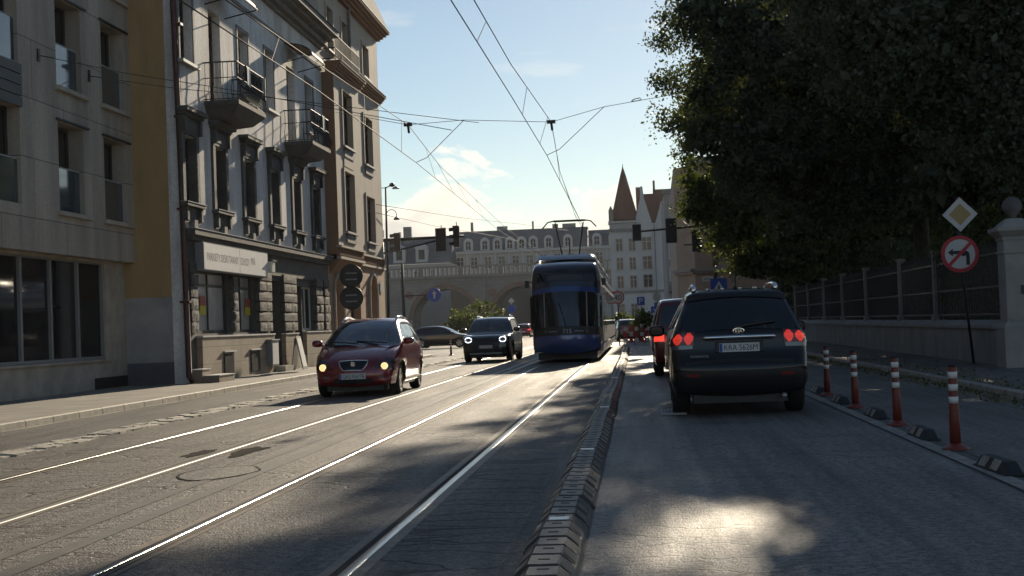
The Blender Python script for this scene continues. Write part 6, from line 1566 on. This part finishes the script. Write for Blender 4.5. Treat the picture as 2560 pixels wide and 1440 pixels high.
for x in (-46.5, -42.0):
    m = MB(); fdl.box(m, x - 1.2, x + 1.2, 14.6, 17.4, -3, .1); fdl.slab(m, [(x - 1.5, 17.4), (x + 1.5, 17.4), (x, 18.3)], -3, .25); o = m.build('dormer', MT['whitewall'], Lh)
    m = MB(); fdl.box(m, x - .6, x + .6, 15.1, 17.0, .101, .13); m.build('window', MT['glass2'], o)

# white house with conical red turret
YT = 230
W = thing('turret_house', 'white house with a pointed red-tiled turret and stepped gables far down the street', 'building', (0, YT, 0))
fw = Facade((0, YT, 0), (1, 0, 0), (0, -1, 0))
m = MB(); fw.wall(m, -3.9, 5.2, 0, 17.2); m.quad(fw.P(-3.9, 0), fw.P(-3.9, 17.2), fw.P(-3.9, 17.2, -14), fw.P(-3.9, 0, -14)); m.build('wall', MT['whitewall'], W)
m = MB(); fw.box(m, -4.1, 5.3, 5.9, 6.3, 0, .25); fw.box(m, -4.2, 1.0, 16.0, 16.5, 0, .35); m.build('string_course', MT['stone_trim'], W)
m = MB()
for k in range(14): fw.box(m, -3.8 + k * .34, -3.66 + k * .34, 16.6, 17.5, .1, .22)
fw.box(m, -4.1, 1.0, 17.5, 17.75, -.1, .35); m.build('gallery', MT['whitewall'], W)
far_windows(W, fw, [-2.4, -.3], (2.2, 6.8, 9.8, 12.9), .95, 1.9, surround=MT['palewall'])
far_windows(W, fw, [2.1], (6.8, 9.8, 12.9), 1.35, 2.0, surround=MT['palewall'])
m = MB(); m.smooth = False
cx, cy = -1.35, YT + 2.6
m.lathe([(2.85, 17.4), (2.3, 18.2), (1.35, 22), (.5, 25.4), (.06, 26.9), (0.05, 27.4)], c=(cx, cy, 0), n=12); m.build('turret_roof', MT['redtile'], W)
m = MB(); m.lathe([(2.5, 0), (2.5, 17.4)], c=(cx, cy, 0), n=12); m.build('turret_wall', MT['whitewall'], W)
m = MB(); fw.box(m, -3.95, -3.2, 17.2, 19.6, -1.2, .05); fw.slab(m, [(-3.95, 19.6), (-3.2, 19.6), (-3.55, 20.4)], -1.2, .05); m.build('corner_pinnacle', MT['stone_trim'], W)
m = MB(); fw.slab(m, [(.55, 17.2), (3.1, 17.2), (3.0, 17.6), (1.95, 21.3), (1.75, 23.3), (1.35, 23.3), (1.25, 21.3), (.5, 18.2)], -.5, .06); m.build('gable', MT['whitewall'], W)
m = MB(); fw.slab(m, [(3.6, 17.2), (5.2, 17.2), (5.2, 19.8), (4.7, 20.8), (4.3, 19.4)], -.5, .06); m.build('gable', MT['whitewall'], W)
m = MB(); m.add([fw.P(.4, 17.2, -.3), fw.P(5.3, 17.2, -.3), fw.P(5.3, 22.4, -4), fw.P(1.2, 22.4, -4)], [(0, 1, 2, 3)]); m.build('roof', MT['redtile'], W)
for x, w, z0, z1 in ((1.0, .7, 19, 23.6), (5.2, 3.4, 21, 23.1), (3.7, .35, 22, 24.6)):
    m = MB(); m.box(x - w / 2, x + w / 2, YT + 4.2, YT + 5.4, z0, z1); m.build('chimney', MT['brickrim'], W)
m = MB(); fw.box(m, 3.35, 3.5, .3, 17, .0, .15); m.build('drain_pipe', MT['stone_trim'], W)
N_ = thing('narrow_house', 'tall narrow greyish house squeezed right of the white turret house', 'building', (6.5, 160, 0))
fn = Facade((0, 160, 0), (1, 0, 0), (0, -1, 0)); a = at_y(1664, 600, 160).x; b = a + 2.6
MT['mauve'] = mat('grey_mauve_facade', (.30, .275, .26), .85, var=.2, vs=.3, stretch=(1, 1, .2))
m = MB(); fn.wall(m, a, b, 0, 15.6); m.quad(fn.P(a, 0), fn.P(a, 15.6), fn.P(a, 15.6, -20), fn.P(a, 0, -20)); m.build('wall', MT['mauve'], N_)
far_windows(N_, fn, [a + .75], (5.6, 8.4, 11.2), .6, 1.5, surround=MT['whitewall'])
m = MB(); fn.box(m, a - .2, b, 15.6, 16.1, -1, .4); m.build('cornice', MT['stone_trim'], N_)
for u in (1.5, 1.9, 2.3):
    m = MB(); fn.box(m, a + u, a + u + .14, 0, 15.5, 0, .2); m.build('drain_pipe', MT['stone_trim'], N_)
m = MB(); fn.box(m, a + .2, a + 1.5, 4.3, 4.5, 0, 1.0)
for k in range(8): fn.box(m, a + .2 + k * .17, a + .24 + k * .17, 4.5, 5.5, .92, .96)
fn.box(m, a + .2, a + 1.5, 5.5, 5.56, .9, .98); m.build('balcony', MT['iron'], N_)

# salmon corner house partly behind the tree
YK = 85
K_ = thing('corner_tenement', 'beige-pink corner tenement with a moulded band, half hidden behind the tree', 'building', (6, YK, 0))
xl = at_y(1738, 680, YK).x
fk = Facade((0, YK, 0), (1, 0, 0), (0, -1, 0)); fk2 = Facade((xl, YK, 0), Vector((-1.0, 1.9, 0)), Vector((-1.9, -1.0, 0)))
kw = [(xl + 1.3, xl + 2.4, 5.4, 7.4), (xl + 3.6, xl + 4.7, 5.4, 7.4), (xl + 6.0, xl + 7.1, 5.4, 7.4)]
m = MB(); fk.wall(m, xl, 22, 0, 10.6, [(*h, 0, .25) for h in kw]); fk2.wall(m, 0, 2.2, 0, 10.6)
e2 = fk2.P(2.2, 0, 0); m.quad((e2.x, e2.y, 0), (e2.x + .4, e2.y + 30, 0), (e2.x + .4, e2.y + 30, 10.6), (e2.x, e2.y, 10.6)); m.build('wall', mat('beige_pink_plaster', (.34, .26, .205), .85, var=.15, vs=.6), K_)
for h in kw: fk.window(K_, *h, -.2, MT['frame_brown'], 2, (), .08)
m = MB(); fk.box(m, xl, 22, 4.15, 4.32, -.1, .32); fk.box(m, xl, 22, 4.0, 4.15, -.1, .18); fk2.box(m, 0, 2.2, 4.15, 4.32, -.1, .32); fk2.box(m, 0, 2.2, 4.0, 4.15, -.1, .18); m.build('band_moulding', MT['mauve'], K_)
m = MB(); fk.box(m, xl - .3, 22, 10.6, 11.0, -1, .6); m.build('cornice', MT['mauve'], K_)
m = MB(); m.smooth = True; m.tube([(xl + 1.15, YK - .12, 10.5), (xl + 1.15, YK - .12, .2)], .09, 8); m.build('drain_pipe', MT['frame_brown'], K_)
pz = at_y(1770, 697, YK)
t = thing('street_name_plate', 'small white street name plate on the beige-pink corner tenement', 'street sign', (pz.x, YK - .02, pz.z))
m = MB(); m.box(pz.x - .36, pz.x + .36, YK - .03, YK - .01, pz.z - .15, pz.z + .15); m.build('plate', MT['signwhite'], t)
m = MB(); m.box(pz.x - .26, pz.x + .22, YK - .034, YK - .031, pz.z - .04, pz.z + .03); m.build('lettering', MT['ink'], t)
# far closing rows of houses left and right of the junction so that the street does not end in the open
B2 = thing('far_tenement', 'dark tenement along the side street left of the junction', 'building', (-40, 100, 0))
f3 = Facade((0, 105, 0), (1, 0, 0), (0, -1, 0))
m = MB(); f3.wall(m, -75, -22, 0, 5.0); m.box(-75, -22, 105, 106, 5, 5.3); m.build('wall', MT['mauve'], B2)

# ------------------------------------------------------------------ sky and sun
AZ, EL = math.radians(6.8), math.radians(18.5)
wd = bpy.data.worlds.new('World'); sc.world = wd; wd.use_nodes = True
nt = wd.node_tree; L = nt.links.new; N = nt.nodes.new; bg = nt.nodes['Background']
sky = N('ShaderNodeTexSky'); sky.sky_type = 'NISHITA'; sky.sun_disc = False; sky.sun_elevation = EL; sky.sun_rotation = AZ
sky.air_density = 1.0; sky.dust_density = .1; sky.ozone_density = 2.0; sky.altitude = 200
tc = N('ShaderNodeTexCoord'); sx = N('ShaderNodeSeparateXYZ'); L(tc.outputs['Generated'], sx.inputs[0])
def mth(op, a, b=None, c=None, clamp=False):
    n = N('ShaderNodeMath'); n.operation = op; n.use_clamp = clamp
    for i, x in enumerate((a, b, c)):
        if x is None: continue
        if isinstance(x, (int, float)): n.inputs[i].default_value = x
        else: L(x, n.inputs[i])
    return n.outputs[0]
az = mth('ARCTAN2', sx.outputs[0], sx.outputs[1]); el = mth('ARCSINE', sx.outputs[2])
cv = N('ShaderNodeCombineXYZ'); L(mth('MULTIPLY', az, 9), cv.inputs[0]); L(mth('MULTIPLY', el, 17), cv.inputs[1])
ns = N('ShaderNodeTexNoise'); ns.inputs['Scale'].default_value = 1.25; ns.inputs['Detail'].default_value = 9; ns.inputs['Roughness'].default_value = .58; ns.inputs['Distortion'].default_value = .25
L(cv.outputs[0], ns.inputs['Vector'])
# cumulus banks: an elevation ceiling that varies with azimuth
cz_ = N('ShaderNodeCombineXYZ'); L(mth('MULTIPLY', az, 9), cz_.inputs[0]); n2 = N('ShaderNodeTexNoise'); n2.inputs['Scale'].default_value = 1.1; n2.inputs['Detail'].default_value = 3; L(cz_.outputs[0], n2.inputs['Vector'])
lump = mth('POWER', 2.718, mth('MULTIPLY', mth('POWER', mth('DIVIDE', mth('ADD', az, .145), .055), 2), -1))
lump2 = mth('POWER', 2.718, mth('MULTIPLY', mth('POWER', mth('DIVIDE', mth('ADD', az, .005), .05), 2), -1))
ceil_ = mth('ADD', mth('ADD', .074, mth('MULTIPLY', lump, .040)), mth('MULTIPLY', lump2, .016))
ceil_ = mth('ADD', ceil_, mth('MULTIPLY', mth('SUBTRACT', n2.outputs['Fac'], .5), .05))
d = mth('DIVIDE', mth('SUBTRACT', ceil_, el), .035)
den = mth('ADD', mth('MULTIPLY', mth('SUBTRACT', ns.outputs['Fac'], .47), 5.5), mth('MINIMUM', d, .9))
cov = N('ShaderNodeMapRange'); cov.interpolation_type = 'SMOOTHSTEP'; cov.inputs['From Min'].default_value = .05; cov.inputs['From Max'].default_value = .55; L(den, cov.inputs[0])
# thin high wisps
cv2 = N('ShaderNodeCombineXYZ'); L(mth('MULTIPLY', az, 5), cv2.inputs[0]); L(mth('MULTIPLY', el, 22), cv2.inputs[1]); n3 = N('ShaderNodeTexNoise'); n3.inputs['Scale'].default_value = 1.7; n3.inputs['Detail'].default_value = 8; L(cv2.outputs[0], n3.inputs['Vector'])
wis = N('ShaderNodeMapRange'); wis.inputs['From Min'].default_value = .60; wis.inputs['From Max'].default_value = .85; wis.inputs['To Max'].default_value = .45; L(n3.outputs['Fac'], wis.inputs[0])
hgt = N('ShaderNodeMapRange'); hgt.inputs['From Min'].default_value = .0; hgt.inputs['From Max'].default_value = .12; L(el, hgt.inputs[0])
wisp = mth('MULTIPLY', wis.outputs[0], hgt.outputs[0])
# cloud body: bright thin rims, greyer thick parts
thick = N('ShaderNodeMapRange'); thick.inputs['From Min'].default_value = .3; thick.inputs['From Max'].default_value = 1.7; L(den, thick.inputs[0])
cc = N('ShaderNodeMix'); cc.data_type = 'RGBA'; cc.inputs[6].default_value = (13.0, 12.2, 10.6, 1); cc.inputs[7].default_value = (7.6, 7.4, 7.2, 1); L(thick.outputs[0], cc.inputs[0])
mixc = N('ShaderNodeMix'); mixc.data_type = 'RGBA'; L(sky.outputs[0], mixc.inputs[6]); L(cc.outputs[2], mixc.inputs[7]); L(mth('MAXIMUM', mth('MULTIPLY', cov.outputs[0], .92), wisp), mixc.inputs[0])
L(mixc.outputs[2], bg.inputs[0]); bg.inputs[1].default_value = .049
S = Vector((math.sin(AZ) * math.cos(EL), math.cos(AZ) * math.cos(EL), math.sin(EL)))
ld = bpy.data.lights.new('sun', 'SUN'); ld.energy = 3.4; ld.angle = math.radians(.55); ld.color = (1, .88, .70)
lo = bpy.data.objects.new('sun', ld); col.objects.link(lo); lo.rotation_euler = (-S).to_track_quat('-Z', 'Y').to_euler(); lo.location = (20, 120, 60)
hm = bpy.data.materials.new('haze_air'); hm.use_nodes = True
nt2 = hm.node_tree
for n_ in list(nt2.nodes):
    if n_.type == 'BSDF_PRINCIPLED': nt2.nodes.remove(n_)
pv = nt2.nodes.new('ShaderNodeVolumePrincipled'); pv.inputs['Color'].default_value = (.92, .95, 1, 1); pv.inputs['Density'].default_value = .00009; pv.inputs['Anisotropy'].default_value = .35
nt2.links.new(pv.outputs[0], nt2.nodes['Material Output'].inputs['Volume'])
hz = MB(); hz.box(-130, 110, -40, 330, -1.2, 34); hz = hz.build('haze', hm); hz['kind'] = 'stuff'
sc.cycles.volume_bounces = 0
sc.view_settings.view_transform = 'Standard'; sc.view_settings.look = 'None'; sc.view_settings.exposure = 1.0; sc.view_settings.gamma = 1; sc.view_settings.use_white_balance = True; sc.view_settings.white_balance_temperature = 6950; sc.view_settings.white_balance_tint = 10
sc.cycles.use_denoising = True
sc.cycles.max_bounces = 6; sc.cycles.transparent_max_bounces = 4; sc.cycles.caustics_reflective = False; sc.cycles.caustics_refractive = False; sc.cycles.sample_clamp_indirect = 6
